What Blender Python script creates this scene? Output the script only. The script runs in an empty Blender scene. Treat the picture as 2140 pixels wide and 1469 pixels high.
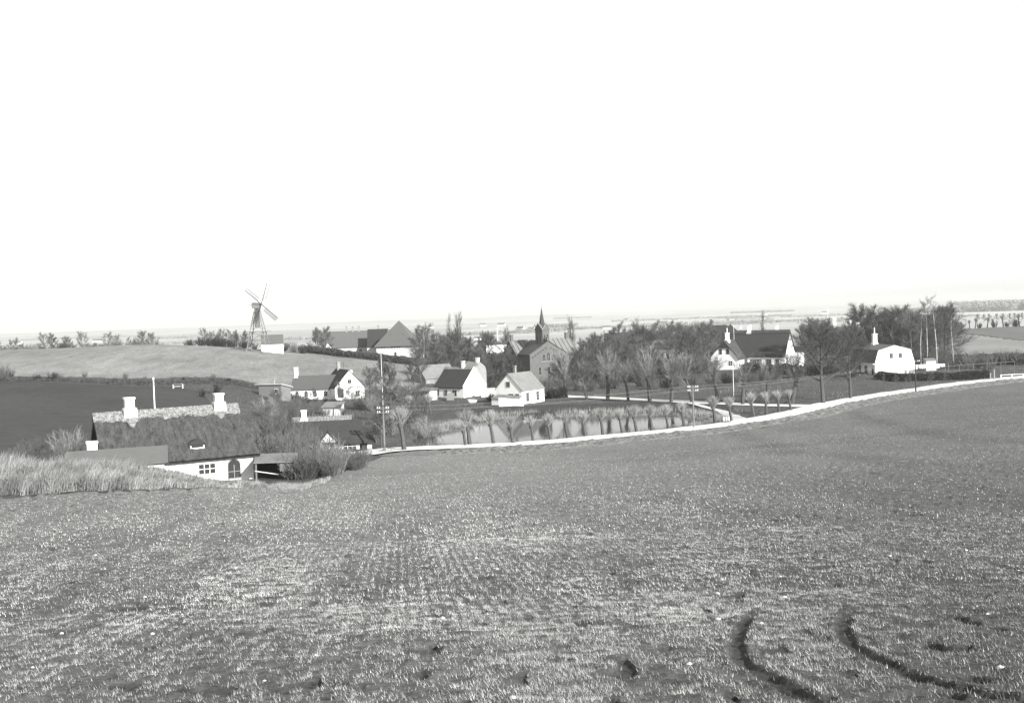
import bpy, math, random
import numpy as np
random.seed(7)
rng = np.random.default_rng(7)
R = math.radians
PI = math.pi
scene = bpy.context.scene
COL = scene.collection

# ------------------------------------------------------------------ camera
F = 2300.0            # focal length in photo pixels (photo 2140 wide)
ROLL, PITCH = R(2.0), math.atan(82.5/2300)
CZ = 20.0             # height of the lens above datum
cr, sr, cp, sp = math.cos(ROLL), math.sin(ROLL), math.cos(PITCH), math.sin(PITCH)
from mathutils import Matrix, Vector
cam_d = bpy.data.cameras.new('camera'); cam = bpy.data.objects.new('camera', cam_d); COL.objects.link(cam)
cam_d.sensor_width = 36; cam_d.lens = 36*F/2140; cam_d.clip_start = .1; cam_d.clip_end = 40000
M = Matrix(((cr, sr, 0, 0), (-sr*sp, cr*sp, -cp, 0), (-sr*cp, cr*cp, sp, CZ), (0, 0, 0, 1)))
cam.matrix_world = M
scene.camera = cam

# ------------------------------------------------------------------ light and air
SUN_EL, SUN_AZ = R(27), R(42)      # azimuth measured from straight behind the camera towards the right
sdir = Vector((math.sin(SUN_AZ)*math.cos(SUN_EL), -math.cos(SUN_AZ)*math.cos(SUN_EL), math.sin(SUN_EL)))
sl = bpy.data.lights.new('sun', 'SUN'); sl.energy = 5.0; sl.angle = R(.5); sl.color = (1, .995, .98)
so = bpy.data.objects.new('sun', sl); COL.objects.link(so)
so.rotation_euler = sdir.to_track_quat('Z', 'Y').to_euler(); so.location = (0, -20, 80)
world = bpy.data.worlds.new('World'); scene.world = world; world.use_nodes = True
nt = world.node_tree; nt.nodes.clear()
sky = nt.nodes.new('ShaderNodeTexSky'); sky.sky_type = 'NISHITA'; sky.sun_disc = False
sky.sun_elevation = SUN_EL; sky.sun_rotation = math.atan2(sdir.x, sdir.y)
sky.air_density = 1.0; sky.dust_density = 0.3; sky.ozone_density = 1.0
bw = nt.nodes.new('ShaderNodeSeparateColor')   # blue-sensitive black and white film
bg = nt.nodes.new('ShaderNodeBackground'); ow = nt.nodes.new('ShaderNodeOutputWorld')
mx = nt.nodes.new('ShaderNodeMix'); mx.data_type = 'RGBA'; mx.blend_type = 'MULTIPLY'; mx.inputs[0].default_value = 1
mx.inputs[7].default_value = (1, 1.003, .985, 1)
nt.links.new(sky.outputs[0], bw.inputs[0]); nt.links.new(bw.outputs[2], mx.inputs[6])
nt.links.new(mx.outputs[2], bg.inputs[0]); nt.links.new(bg.outputs[0], ow.inputs[0])
bg.inputs[1].default_value = .11
scene.view_settings.view_transform = 'Standard'; scene.view_settings.look = 'None'
scene.view_settings.exposure = 1.2; scene.view_settings.gamma = 1
scene.render.engine = 'CYCLES'
scene.cycles.max_bounces = 6; scene.cycles.diffuse_bounces = 2; scene.cycles.volume_bounces = 1
scene.cycles.glossy_bounces = 2; scene.cycles.transmission_bounces = 2

# ------------------------------------------------------------------ terrain heights
# control points: (photo column, distance, height relative to the lens)
CP = []
for u_ in (-400, 100, 600, 1070, 1600, 2140, 2600):
    CP += [(u_, 3, -2.4), (u_, 11, -3.9), (u_, 20, -5.25), (u_, 30, -6.7)]
for u_ in (-400, 0, 300): CP += [(u_, 45, -8.2), (u_, 59, -8.95 if u_ > -1 else -9.2)]
for u_ in (600, 1070): CP += [(u_, 45, -8.35), (u_, 60, -9.8)]
CP += [(600, 80, -12.3), (640, 90, -13.5), (1070, 80, -12.0), (1070, 100, -14.1), (850, 90, -13.2), (850, 110, -15.1),
       (850, 125, -16.1), (1070, 122, -16.0), (780, 124, -16.1), (700, 105, -14.8),
       (1600, 45, -8.2), (1600, 60, -9.5), (1600, 100, -13.0), (1600, 135, -15.7), (1350, 100, -13.6), (1350, 128, -15.9),
       (2140, 45, -8.0), (2140, 60, -9.1), (2140, 100, -11.9), (2140, 150, -14.6), (2140, 200, -16.3), (2600, 60, -9), (2600, 150, -14.4), (2600, 240, -16.4),
       (1850, 100, -12.5), (1850, 150, -15.6), (1850, 175, -16.3)]
# bank and cottage
CP += [(-300, 64, -8.6), (0, 64, -8.3), (200, 64, -8.35), (340, 64, -8.7), (450, 64, -9.6), (560, 66, -10.1), (640, 72, -11.2),
       (-300, 72, -9.6), (0, 72, -10.0), (200, 72, -10.9), (400, 73, -11.4), (520, 75, -11.9),
       (0, 85, -12.6), (250, 84, -13.2), (400, 88, -13.6), (520, 92, -13.75), (200, 96, -13.5), (350, 100, -13.7), (550, 104, -14.2),
       (-300, 85, -12), (-300, 130, -13), (0, 110, -13.3), (0, 130, -13.0), (0, 170, -12.1), (0, 200, -10.9), (0, 214, -10.0), (0, 222, -9.4),
       (-400, 200, -11), (-400, 230, -9.3), (-400, 275, -5.8), (-400, 300, -5.6),
       (0, 245, -7.6), (0, 272, -5.8), (0, 288, -5.3), (0, 310, -6.5), (0, 350, -10), (0, 430, -16),
       (300, 130, -14.2), (300, 170, -13.5), (300, 200, -12.4), (300, 215, -11.6), (300, 230, -10.3), (300, 260, -7.0), (300, 288, -5.2), (300, 310, -6.2), (300, 350, -9.8), (300, 430, -16),
       (500, 130, -15.3), (500, 160, -15.0), (500, 190, -14.2), (500, 215, -13.2), (500, 228, -12.2), (500, 260, -9.2), (500, 288, -7.2), (500, 300, -7.2), (500, 340, -9.6), (500, 430, -16),
       (700, 150, -16.2), (700, 180, -16.3), (700, 215, -16.4), (700, 236, -16.0), (605, 220, -16.0), (660, 226, -16.6), (655, 246, -14.6), (700, 265, -12.8), (700, 300, -10.4), (700, 340, -10.9), (700, 430, -15.5),
       (860, 140, -16.5), (860, 180, -16.5), (860, 225, -16.4), (860, 245, -15.4), (860, 290, -13.1), (860, 335, -12.6), (860, 430, -16.5)]
for u_ in (1000, 1250, 1500):
    CP += [(u_, 135 if u_ < 1400 else 142, -16.5), (u_, 165, -16.5), (u_, 200, -16.5), (u_, 230, -16.5)]
for u_ in (1000, 1250): CP += [(u_, 270, -16.6), (u_, 340, -16.8), (u_, 430, -18)]
CP += [(1500, 262, -15.1), (1650, 262, -15.0), (1600, 236, -15.9), (1600, 340, -16), (1500, 430, -18), (1700, 190, -16.5), (1700, 160, -16.4),
       (1850, 200, -16.5), (1850, 240, -16.3), (1850, 300, -16.3), (1850, 430, -18),
       (2140, 219, -16.5), (2140, 242, -16.2), (2140, 275, -16.2), (2140, 320, -16.0), (2140, 370, -14.9), (2140, 420, -13.7), (2140, 455, -13.4), (2140, 560, -17.5),
       (2000, 240, -16.3), (2000, 300, -16.2), (2000, 370, -15.0), (2000, 420, -13.8), (2000, 455, -13.9), (2600, 320, -16), (2600, 430, -13)]
for u_ in (-500, 100, 700, 1300, 1900, 2600):
    CP += [(u_, 640, -20), (u_, 1000, -22.5), (u_, 2000, -27), (u_, 3800, -30), (u_, 8000, -26)]
CP = np.array(CP, float)
def warp(u, D): return np.stack([u*2.4, np.log(D)*1.5], -1)
_q = warp((CP[:, 0]-1070)/F, CP[:, 1])
def _phi(r2): return .5*r2*np.log(r2+1e-12)
_n = len(CP)
_A = np.zeros((_n+3, _n+3)); _d2 = ((_q[:, None]-_q[None])**2).sum(-1)
_A[:_n, :_n] = _phi(_d2) + np.eye(_n)*2e-5
_P = np.concatenate([np.ones((_n, 1)), _q], 1); _A[:_n, _n:] = _P; _A[_n:, :_n] = _P.T
_w = np.linalg.solve(_A, np.concatenate([CP[:, 2], np.zeros(3)]))
def zr_uD(u, D):
    u = np.clip(np.asarray(u, float), -.62, .62); D = np.clip(np.asarray(D, float), 2.5, 9000)
    sh = u.shape; q = warp(u.ravel(), D.ravel()); out = np.empty(len(q))
    for i in range(0, len(q), 20000):
        c = q[i:i+20000]; d2 = ((c[:, None]-_q[None])**2).sum(-1)
        out[i:i+20000] = _phi(d2)@_w[:_n] + _w[_n] + c@_w[_n+1:]
    return out.reshape(sh)
def poly_inside(x, y, poly):
    x = np.asarray(x, float); y = np.asarray(y, float); ins = np.zeros(x.shape, bool); n = len(poly)
    for i in range(n):
        x1, y1 = poly[i]; x2, y2 = poly[(i+1) % n]
        if y1 == y2: continue
        c = ((y1 > y) != (y2 > y)) & (x < (x2-x1)*(y-y1)/(y2-y1)+x1); ins ^= c
    return ins
def dist_poly(x, y, pts, closed=False):
    x = np.asarray(x, float); y = np.asarray(y, float); best = np.full(x.shape, 1e9)
    n = len(pts)
    for i in range(n if closed else n-1):
        ax, ay = pts[i]; bx, by = pts[(i+1) % n]; dx, dy = bx-ax, by-ay
        t = np.clip(((x-ax)*dx+(y-ay)*dy)/(dx*dx+dy*dy+1e-9), 0, 1)
        best = np.minimum(best, np.hypot(x-ax-t*dx, y-ay-t*dy))
    return best
def ray(px, py):
    u = (px-1070)/F; v = (734.5-py)/F
    ul = u*cr+v*sr; vl = -u*sr+v*cr
    y = cp+vl*sp; z = -sp+vl*cp
    return ul/y, z/y
def flat(px, py, zr):               # world point on the level zr seen at a pixel
    a, b = ray(px, py); D = zr/b; return (a*D, D)
def at(px, py, far=1500):           # first hit of the pixel's ray with the terrain
    a, b = ray(px, py)
    D = np.exp(np.linspace(math.log(6), math.log(far), 1500))
    g = zr_uD(np.full(D.shape, a), D) - b*D
    k = np.nonzero(g > 0)[0]
    D = D[k[0]] if len(k) else far
    return (a*D, D)
def on(px, D):                      # ground point under a level-horizon column at a distance
    u = (px-1070)/F; return (u*D, D)

POND = [flat(px, py, -17.0) for px, py in ((858, 926), (880, 908), (930, 899), (975, 888), (1015, 878), (1100, 871), (1220, 869), (1330, 866),
        (1420, 867), (1478, 876), (1500, 883), (1440, 892), (1330, 905), (1215, 918), (1130, 925), (1040, 931), (960, 936), (890, 937))]
ROAD1 = [flat(px, py, -16.45) for px, py in ((690, 966), (760, 953), (815, 946), (900, 942), (1000, 936.5), (1100, 930), (1220, 920.5), (1310, 911), (1400, 902),
         (1500, 891), (1600, 878), (1670, 864), (1730, 849), (1800, 836), (1910, 819), (2020, 803), (2140, 791), (2300, 774))]
ROAD2 = [flat(px, py, -16.45) for px, py in ((1120, 824), (1190, 829), (1300, 834), (1400, 839), (1500, 843), (1600, 847), (1690, 849), (1735, 847))]
PATH = [flat(px, py, -16.45) for px, py in ((1440, 842), (1462, 848), (1500, 858), (1530, 869), (1545, 880))]
RUT1 = [at(px, py) for px, py in ((1612, 1266), (1590, 1276), (1564, 1296), (1548, 1322), (1541, 1352), (1549, 1384), (1580, 1408), (1620, 1430), (1665, 1450), (1720, 1475))]
RUT2 = [at(px, py) for px, py in ((1800, 1274), (1774, 1286), (1762, 1308), (1768, 1334), (1792, 1356), (1840, 1382), (1900, 1407), (1970, 1430), (2070, 1456), (2150, 1470))]
def smoothline(p, k=6):
    p = [np.array(q, float) for q in p]; out = []
    for i in range(len(p)-1):
        p0 = p[max(i-1, 0)]; p1 = p[i]; p2 = p[i+1]; p3 = p[min(i+2, len(p)-1)]
        for j in range(k):
            t = j/k; out.append(tuple(.5*((2*p1)+(-p0+p2)*t+(2*p0-5*p1+4*p2-p3)*t*t+(-p0+3*p1-3*p2+p3)*t**3)))
    out.append(tuple(p[-1])); return out
RUT1 = smoothline(RUT1); RUT2 = smoothline(RUT2); ROAD1 = smoothline(ROAD1, 8); ROAD2 = smoothline(ROAD2, 8)
def _hash(ix, iy, s):
    h = np.sin(ix*127.1+iy*311.7+s*74.7)*43758.5453; return h-np.floor(h)
def vnoise(x, y, s=0):
    x = np.asarray(x, float); y = np.asarray(y, float); ix = np.floor(x); iy = np.floor(y); fx = x-ix; fy = y-iy
    fx = fx*fx*(3-2*fx); fy = fy*fy*(3-2*fy)
    return (_hash(ix, iy, s)*(1-fx)+_hash(ix+1, iy, s)*fx)*(1-fy)+(_hash(ix, iy+1, s)*(1-fx)+_hash(ix+1, iy+1, s)*fx)*fy
def fbm(x, y, s=0, o=4):
    t = 0; a = .5
    for i in range(o): t = t+a*vnoise(x*2**i, y*2**i, s+i); a *= .5
    return t/(1-.5**o)
def rut_fade(x, y): return np.clip((np.where(x/y < .295, RUT1[0][1], RUT2[0][1])+.05-y)/1.1, 0, 1)
def ground_rel(x, y):
    x = np.asarray(x, float); y = np.asarray(y, float); D = np.maximum(y, 2.5); u = x/D
    z = zr_uD(u, D)
    near = D < 60
    m = (D > 120) & (D < 200) & (np.abs(u) < .35)
    if m.any():
        xx, yy = x[m], y[m]; d = dist_poly(xx, yy, POND, True); ins = poly_inside(xx, yy, POND)
        sgn = np.where(ins, d, -d); k = np.clip((sgn+1.2)/2.4, 0, 1); k = k*k*(3-2*k)
        z[m] = z[m]*(1-k)+np.minimum(z[m], -17.6)*k
    m = (D < 22) & (u > .1)
    if m.any():
        xx, yy = x[m], y[m]
        d = np.minimum(dist_poly(xx, yy, RUT1), dist_poly(xx, yy, RUT2)); d = d*(.85+.4*vnoise(xx*3, yy*3, 5))
        fd = rut_fade(xx, yy); z[m] += fd*(-.04*np.clip((.12-d)/.05, 0, 1)+.02*np.exp(-((d-.17)/.05)**2))
    m = (D < 70)
    z[m] += (fbm(x[m]*1.3, y[m]*1.3, 3)-.5)*.10+(vnoise(x[m]*5, y[m]*5, 8)-.5)*.05-.05*np.clip((.15-vnoise(x[m]*3.4, y[m]*2.4, 77))/.06, 0, 1)
    m = (D >= 70) & (D < 900)
    z[m] += (fbm(x[m]*.25, y[m]*.25, 4)-.5)*.25
    return z
def gz(x, y):
    return float(ground_rel(np.array([x]), np.array([y]))[0])+CZ

# ------------------------------------------------------------------ materials
def g3(v):
    if v < .5: v *= .78
    return (v, v*1.008, v*.975, 1)
MATS = {}
def mat(name, lo, hi=None, scale=4.0, rough=.9, bump=0, stretch=(1, 1, 1), detail=6, spec=.2, mid=.5, wid=.25, attr=False, scale2=None, rot=0, wave=None):
    if name in MATS: return MATS[name]
    if hi is None: hi = lo
    m = bpy.data.materials.new(name); m.use_nodes = True; n = m.node_tree.nodes; l = m.node_tree.links
    b = n['Principled BSDF']; b.inputs['Roughness'].default_value = rough; b.inputs['Specular IOR Level'].default_value = spec
    tc = n.new('ShaderNodeTexCoord'); mp = n.new('ShaderNodeMapping'); mp.inputs['Scale'].default_value = stretch; mp.inputs['Rotation'].default_value = (0, 0, rot)
    l.new(tc.outputs['Object'], mp.inputs[0])
    no = n.new('ShaderNodeTexNoise'); no.inputs['Scale'].default_value = scale; no.inputs['Detail'].default_value = detail; no.inputs['Roughness'].default_value = .65
    l.new(mp.outputs[0], no.inputs[0]); fac = no.outputs['Fac']
    if scale2:
        n2 = n.new('ShaderNodeTexNoise'); n2.inputs['Scale'].default_value = scale2; n2.inputs['Detail'].default_value = 5; l.new(mp.outputs[0], n2.inputs[0])
        ad = n.new('ShaderNodeMix'); ad.data_type = 'FLOAT'; ad.inputs[0].default_value = .5
        l.new(fac, ad.inputs[2]); l.new(n2.outputs['Fac'], ad.inputs[3]); fac = ad.outputs[0]
    if wave:
        wv = n.new('ShaderNodeTexWave'); wv.bands_direction = 'X'; wv.inputs['Scale'].default_value = wave[0]; wv.inputs['Distortion'].default_value = wave[2] if len(wave) > 2 else .6
        wv.inputs['Detail'].default_value = 2
        l.new(mp.outputs[0], wv.inputs[0]); ad = n.new('ShaderNodeMix'); ad.data_type = 'FLOAT'; ad.inputs[0].default_value = wave[1]
        l.new(fac, ad.inputs[2]); l.new(wv.outputs['Fac'], ad.inputs[3]); fac = ad.outputs[0]
    rp = n.new('ShaderNodeValToRGB'); e = rp.color_ramp.elements
    e[0].position = mid-wid; e[0].color = g3(lo); e[1].position = mid+wid; e[1].color = g3(hi); l.new(fac, rp.inputs[0])
    colr = rp.outputs[0]
    if attr:
        at_ = n.new('ShaderNodeAttribute'); at_.attribute_name = 'tone'
        mm = n.new('ShaderNodeMix'); mm.data_type = 'RGBA'; mm.blend_type = 'MULTIPLY'; mm.inputs[0].default_value = 1
        l.new(colr, mm.inputs[6]); l.new(at_.outputs['Color'], mm.inputs[7]); colr = mm.outputs[2]
    l.new(colr, b.inputs['Base Color'])
    if bump:
        bp = n.new('ShaderNodeBump'); bp.inputs['Strength'].default_value = 1; bp.inputs['Distance'].default_value = bump
        l.new(fac, bp.inputs['Height']); l.new(bp.outputs[0], b.inputs['Normal'])
    MATS[name] = m; return m
m_field = mat('wheat_soil', .04, .26, scale=14, bump=.07, attr=True, scale2=4, wid=.17)
m_plough = mat('dark_plough', .012, .075, scale=1.5, stretch=(.25, 2.4, 1), attr=True, bump=.3, scale2=5, wid=.14)
m_hill = mat('pale_stubble', .11, .25, scale=.3, stretch=(1, .35, 1), rot=.6, attr=True, scale2=2.2, wid=.17, bump=.15)
m_meadow = mat('rough_meadow', .02, .10, scale=.5, attr=True, scale2=3.0, bump=.15, wid=.2)
m_far = mat('far_plain', .34, .49, scale=.006, stretch=(1, 1.0, 1), attr=True, scale2=.02)  # pale winter fields, lightened further in colour to paint in distance haze
m_road = mat('chalk_road', .40, .60, scale=1.5, scale2=8)
m_white = mat('whitewash', .6, .84, scale=.8, scale2=6, bump=.01)
m_whited = mat('weathered_whitewash', .5, .8, scale=.9, scale2=6, bump=.01, wid=.2)
m_grayw = mat('grey_render', .2, .32, scale=1.5, scale2=7)
m_brick = mat('church_brick', .09, .15, scale=1.2, scale2=9, bump=.01)
m_cream = mat('pale_render', .42, .55, scale=1.0, scale2=6)
m_thatch = mat('old_thatch', .008, .10, scale=1.3, scale2=9, stretch=(2.2, 1, .6), bump=.06, wid=.16)
m_thatchd = mat('dark_thatch', .018, .06, scale=2, scale2=12, bump=.04)
m_thatchl = mat('straw_ridge', .04, .33, scale=3.5, scale2=14, bump=.06, wid=.13)
m_tile = mat('pantile', .055, .12, scale=3, scale2=14, bump=.02, wave=(1.6, .55, .3))
m_tiled = mat('dark_tile', .02, .05, scale=3, scale2=14, bump=.02)
m_tilem = mat('mid_tile', .075, .13, scale=2, scale2=14, bump=.02)
m_slate = mat('pale_slate', .12, .24, scale=1.0, scale2=8, bump=.01, wid=.2)
m_felt = mat('tarred_felt', .095, .14, scale=1.2, scale2=9)
m_lead = mat('seam_metal', .15, .21, scale=.8, scale2=5, rough=.6)
m_leadd = mat('dark_metal_sheet', .045, .07, scale=.8, scale2=5, rough=.6)
m_glass = mat('window_dark', .03, .05, scale=3, rough=.12, spec=.5)
m_frame = mat('frame_paint', .6, .7, scale=3)
m_framed = mat('frame_grey', .22, .3, scale=3)
m_wood = mat('weathered_wood', .12, .24, scale=2, scale2=10, stretch=(4, 4, .5))
m_woodd = mat('dark_wood', .03, .07, scale=2, scale2=10, stretch=(4, 4, .5))
m_plank = mat('pale_planks', .35, .6, scale=2, scale2=8, stretch=(6, 6, .4))
m_bark = mat('bark', .03, .13, scale=3, scale2=14, bump=.03)
m_birch = mat('birch_bark', .15, .5, scale=2, scale2=7, stretch=(1, 1, 1.5), wid=.15)
m_twig = mat('twig_grey', .07, .15, scale=3)
m_twigl = mat('twig_pale', .2, .42, scale=2); m_twigm = mat('twig_mid', .14, .28, scale=2)
m_twigd = mat('twig_dark', .042, .092, scale=3)
m_grass = mat('dry_grass', .18, .42, scale=1.2, attr=True)
m_blade = mat('wheat_blade', .9, 1.0, scale=2, attr=True)
m_dyke = mat('rubble_and_turf', .04, .26, scale=1.6, scale2=5, bump=.12, wid=.15)
m_stone = mat('field_stone', .3, .5, scale=6)
m_water = mat('pond_water', .03, .05, scale=3, rough=.04, spec=.25, bump=.0015, attr=False)
m_leaf = mat('hedge_leaf', .015, .05, scale=2)
m_farwood = mat('far_wood', .25, .36, scale=.1)  # distance haze painted into the colour: paler than real woods and hedges
m_cloth = mat('laundry_cloth', .8, .85, scale=4)
m_porc = mat('insulator_white', .7, .8, scale=9, rough=.3)
m_metal = mat('wire_metal', .25, .35, scale=5, rough=.5)

# ------------------------------------------------------------------ mesh helpers
class MB:
    def __init__(s): s.v = []; s.f = []
    def add(s, vs, fs):
        o = len(s.v); s.v += [tuple(map(float, p)) for p in vs]; s.f += [tuple(i+o for i in f) for f in fs]; return s
    def box(s, x0, x1, y0, y1, z0, z1):
        return s.add([(x0, y0, z0), (x1, y0, z0), (x1, y1, z0), (x0, y1, z0), (x0, y0, z1), (x1, y0, z1), (x1, y1, z1), (x0, y1, z1)],
                     [(0, 3, 2, 1), (4, 5, 6, 7), (0, 1, 5, 4), (1, 2, 6, 5), (2, 3, 7, 6), (3, 0, 4, 7)])
    def cbox(s, c, sz): return s.box(c[0]-sz[0]/2, c[0]+sz[0]/2, c[1]-sz[1]/2, c[1]+sz[1]/2, c[2]-sz[2]/2, c[2]+sz[2]/2)
    def tube(s, p0, p1, r0, r1=None, n=6):
        if r1 is None: r1 = r0
        p0 = Vector(p0); p1 = Vector(p1); d = (p1-p0).normalized(); a = d.orthogonal().normalized(); b = d.cross(a); vs = []
        for p, r in ((p0, r0), (p1, r1)):
            for k in range(n): t = 2*PI*k/n; vs.append(p+a*math.cos(t)*r+b*math.sin(t)*r)
        return s.add(vs, [(k, (k+1) % n, n+(k+1) % n, n+k) for k in range(n)]+[tuple(range(n-1, -1, -1)), tuple(range(n, 2*n))])
    def extr_x(s, prof, x0, x1):       # convex profile (y,z) extruded along x
        n = len(prof)
        return s.add([(x0, y, z) for y, z in prof]+[(x1, y, z) for y, z in prof],
                     [(i, (i+1) % n, n+(i+1) % n, n+i) for i in range(n)]+[tuple(range(n-1, -1, -1)), tuple(range(n, 2*n))])
    def extr_y(s, prof, y0, y1):
        n = len(prof)
        return s.add([(x, y0, z) for x, z in prof]+[(x, y1, z) for x, z in prof],
                     [((i+1) % n, i, n+i, n+(i+1) % n) for i in range(n)]+[tuple(range(n)), tuple(range(2*n-1, n-1, -1))])
    def build(s, name, m, parent=None, smooth=False):
        me = bpy.data.meshes.new(name); me.from_pydata(s.v, [], s.f); me.materials.append(m)
        if smooth: me.polygons.foreach_set('use_smooth', [True]*len(me.polygons))
        o = bpy.data.objects.new(name, me); COL.objects.link(o)
        if parent is not None: o.parent = parent
        return o
def np_mesh(name, verts, faces, m, parent=None, smooth=False, tone=None):   # faces: (n,k) array
    me = bpy.data.meshes.new(name); nv = len(verts); nf, k = faces.shape
    me.vertices.add(nv); me.vertices.foreach_set('co', np.ascontiguousarray(verts, np.float32).ravel())
    me.loops.add(nf*k); me.loops.foreach_set('vertex_index', np.ascontiguousarray(faces, np.int32).ravel())
    me.polygons.add(nf); me.polygons.foreach_set('loop_start', np.arange(0, nf*k, k, dtype=np.int32))
    me.polygons.foreach_set('use_smooth', np.full(nf, smooth))
    me.update(calc_edges=True)
    if tone is not None:
        a = me.color_attributes.new('tone', 'FLOAT_COLOR', 'POINT'); c = np.ones((nv, 4), np.float32); c[:, :3] = tone[:, None]
        a.data.foreach_set('color', c.ravel())
    me.materials.append(m)
    o = bpy.data.objects.new(name, me); COL.objects.link(o)
    if parent is not None: o.parent = parent
    return o
def tag(o, label=None, cat=None, group=None, kind=None):
    if label: o['label'] = label
    if cat: o['category'] = cat
    if group: o['group'] = group
    if kind: o['kind'] = kind
    return o
def empty(name, loc, rz=0):
    o = bpy.data.objects.new(name, None); COL.objects.link(o); o.location = loc; o.rotation_euler = (0, 0, rz); o.empty_display_size = .5
    return o
def copy_tree(o, parent=None):
    c = o.copy(); COL.objects.link(c); c.parent = parent
    for ch in list(o.children): copy_tree(ch, c)
    return c

# ------------------------------------------------------------------ ground sheets
ucol = np.concatenate([np.linspace(-1.25, -.56, 14)[:-1], np.arange(-.56, .5601, .0015), np.linspace(.56, 1.25, 14)[1:]])
rows = np.concatenate([np.exp(np.arange(math.log(1.5), math.log(9), .03)), np.exp(np.arange(math.log(9), math.log(60), .0085)),
                       np.arange(60, 125, .6), np.arange(125, 330, .75), np.exp(np.arange(math.log(330), math.log(7000), .014))])
U, DD = np.meshgrid(ucol, rows); X = U*DD; Y = DD
Z = ground_rel(X.ravel(), Y.ravel()).reshape(X.shape)+CZ
nr, nc = X.shape
V = np.stack([X, Y, Z], -1).reshape(-1, 3)
ii = (np.arange(nr-1)[:, None]*nc+np.arange(nc-1)[None]).ravel()
FQ = np.stack([ii, ii+1, ii+nc+1, ii+nc], -1)
fc = V[FQ].mean(1); fx, fy = fc[:, 0], fc[:, 1]; fu = fx/fy
# foreground field boundary as distance per column
FB = [at(px, py) for px, py in ((-150, 1062), (0, 1040), (200, 1030), (400, 1022), (460, 1019)) ]+[on(520, 66.5), on(600, 72), on(650, 82)]+[at(px, py) for px, py in ((705, 992), (755, 968), (800, 954), (900, 951),
      (1000, 946), (1200, 931), (1310, 923), (1500, 904), (1600, 892), (1720, 864), (1910, 829), (2140, 797), (2250, 788))]
fbu = np.array([p[0]/p[1] for p in FB]); fbd = np.array([p[1] for p in FB])
zone = np.zeros(len(fc), int)
zone[fy < np.interp(fu, fbu, fbd)] = 1
PL = [on(-900, 90), on(-900, 214), on(0, 214), on(200, 212), on(345, 211), on(420, 205), on(445, 178), on(470, 150), on(300, 118), on(0, 100)]
zone[poly_inside(fx, fy, PL) & (zone == 0)] = 2
HL = [on(-900, 222), on(0, 222), on(340, 224), on(600, 232), on(650, 238), on(860, 238), on(900, 262), on(870, 300), on(790, 305), on(690, 312), on(560, 330), on(-900, 345)]
zone[poly_inside(fx, fy, HL) & (zone == 0)] = 3
zone[(fy > 470+40*(fbm(fx*.01, fy*.01, 2)-.5)) & (zone == 0)] = 4
RF1 = [on(1960, 288), on(2900, 280), on(2900, 352), on(2140, 357), on(2000, 412), on(1960, 425)]
RF2 = [on(1960, 430), on(2000, 420), on(2140, 362), on(2900, 356), on(2900, 452), on(2140, 452), on(1960, 455)]
zone[poly_inside(fx, fy, RF1) & (zone != 1)] = 5
zone[poly_inside(fx, fy, RF2) & (zone != 1)] = 6
# tones
xv, yv = V[:, 0], V[:, 1]; uv = xv/yv
tone = np.ones(len(V))
big = fbm((xv*.99+yv*.1)*.5, yv*.08, 21)
near = yv < 62
xn, yn = xv[near], yv[near]; tone[near] = (.7+.5*big[near])*(1-.45*np.clip((.17-vnoise(xn*3.4, yn*2.4, 77))/.06, 0, 1))  # clod hollows darkened in the tone, shadow painted into the soil colour
tone[(yv >= 62)] = 1.0
fld = (yv < np.interp(uv, fbu, fbd)) & (yv >= 50)
t = np.clip((yv-50)/14, 0, 1); tone = np.where(fld, tone*(1-t)+t*(1.12+.30*(fbm(xv*.05+yv*.02, yv*.09, 5)-.5)+.10*(fbm(xv*.5, yv*.5, 15)-.5)-.22*np.exp(-((yv-92-.35*xv+6*vnoise(xv*.05, yv*0, 3))/5.)**2)*(xv > 8)), tone)
dr = np.minimum(dist_poly(xv[yv < 22], yv[yv < 22], RUT1), dist_poly(xv[yv < 22], yv[yv < 22], RUT2))
tn = tone[yv < 22]; fd = rut_fade(xv[yv < 22], yv[yv < 22]); tn = np.where(dr < .115, tn*(1-.4*fd), tn); tone[yv < 22] = tn
# right part of the slope is a shade darker, foreground right too (thinner crop)
tone = np.where(yv < 230, tone*(1-.30*np.clip((uv-.0)/.4, 0, 1)*1.15), tone)
md = (yv > 100) & (yv < 470)
tone = np.where(md & ~fld, .72+.6*fbm(xv*.06, yv*.06, 9), tone)
pond_d = np.full(len(V), 99.); mm_ = (yv > 125) & (yv < 200) & (np.abs(uv) < .35); pond_d[mm_] = dist_poly(xv[mm_], yv[mm_], POND, True)
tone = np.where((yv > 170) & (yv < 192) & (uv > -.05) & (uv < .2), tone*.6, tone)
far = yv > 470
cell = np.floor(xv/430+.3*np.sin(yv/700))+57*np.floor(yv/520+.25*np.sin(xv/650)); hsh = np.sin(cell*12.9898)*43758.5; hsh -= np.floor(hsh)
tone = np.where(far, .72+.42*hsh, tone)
sl_ = (yv > 60) & (yv < 215) & (uv > .05); ds_ = np.minimum(np.minimum(dist_poly(xv[sl_], yv[sl_], [at(1720, 948), at(1850, 962), at(2000, 985), at(2200, 1003)]), dist_poly(xv[sl_], yv[sl_], [at(1780, 862), at(1830, 880), at(1900, 897), at(2000, 915), at(2200, 928)])), dist_poly(xv[sl_], yv[sl_], [at(1530, 903), at(1600, 925), at(1650, 950)]))
tone[sl_] *= 1-.2*np.exp(-(ds_/1.3)**2)+.10*np.exp(-((ds_-3.5)/2)**2)
tone = np.where(yv < 45, tone*(.62+.38*np.clip((yv-22)/23, 0, 1)), tone)
m = (yv > 225) & (yv < 300) & (uv < -.25); td = dist_poly(xv[m], yv[m], [at(305, 727), at(265, 740), at(215, 760), at(185, 782)]); tm = tone[m]; tone[m] = tm*(1+.14*np.exp(-(td/1.6)**2))
tone = tone.clip(.2, 1.6)
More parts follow.
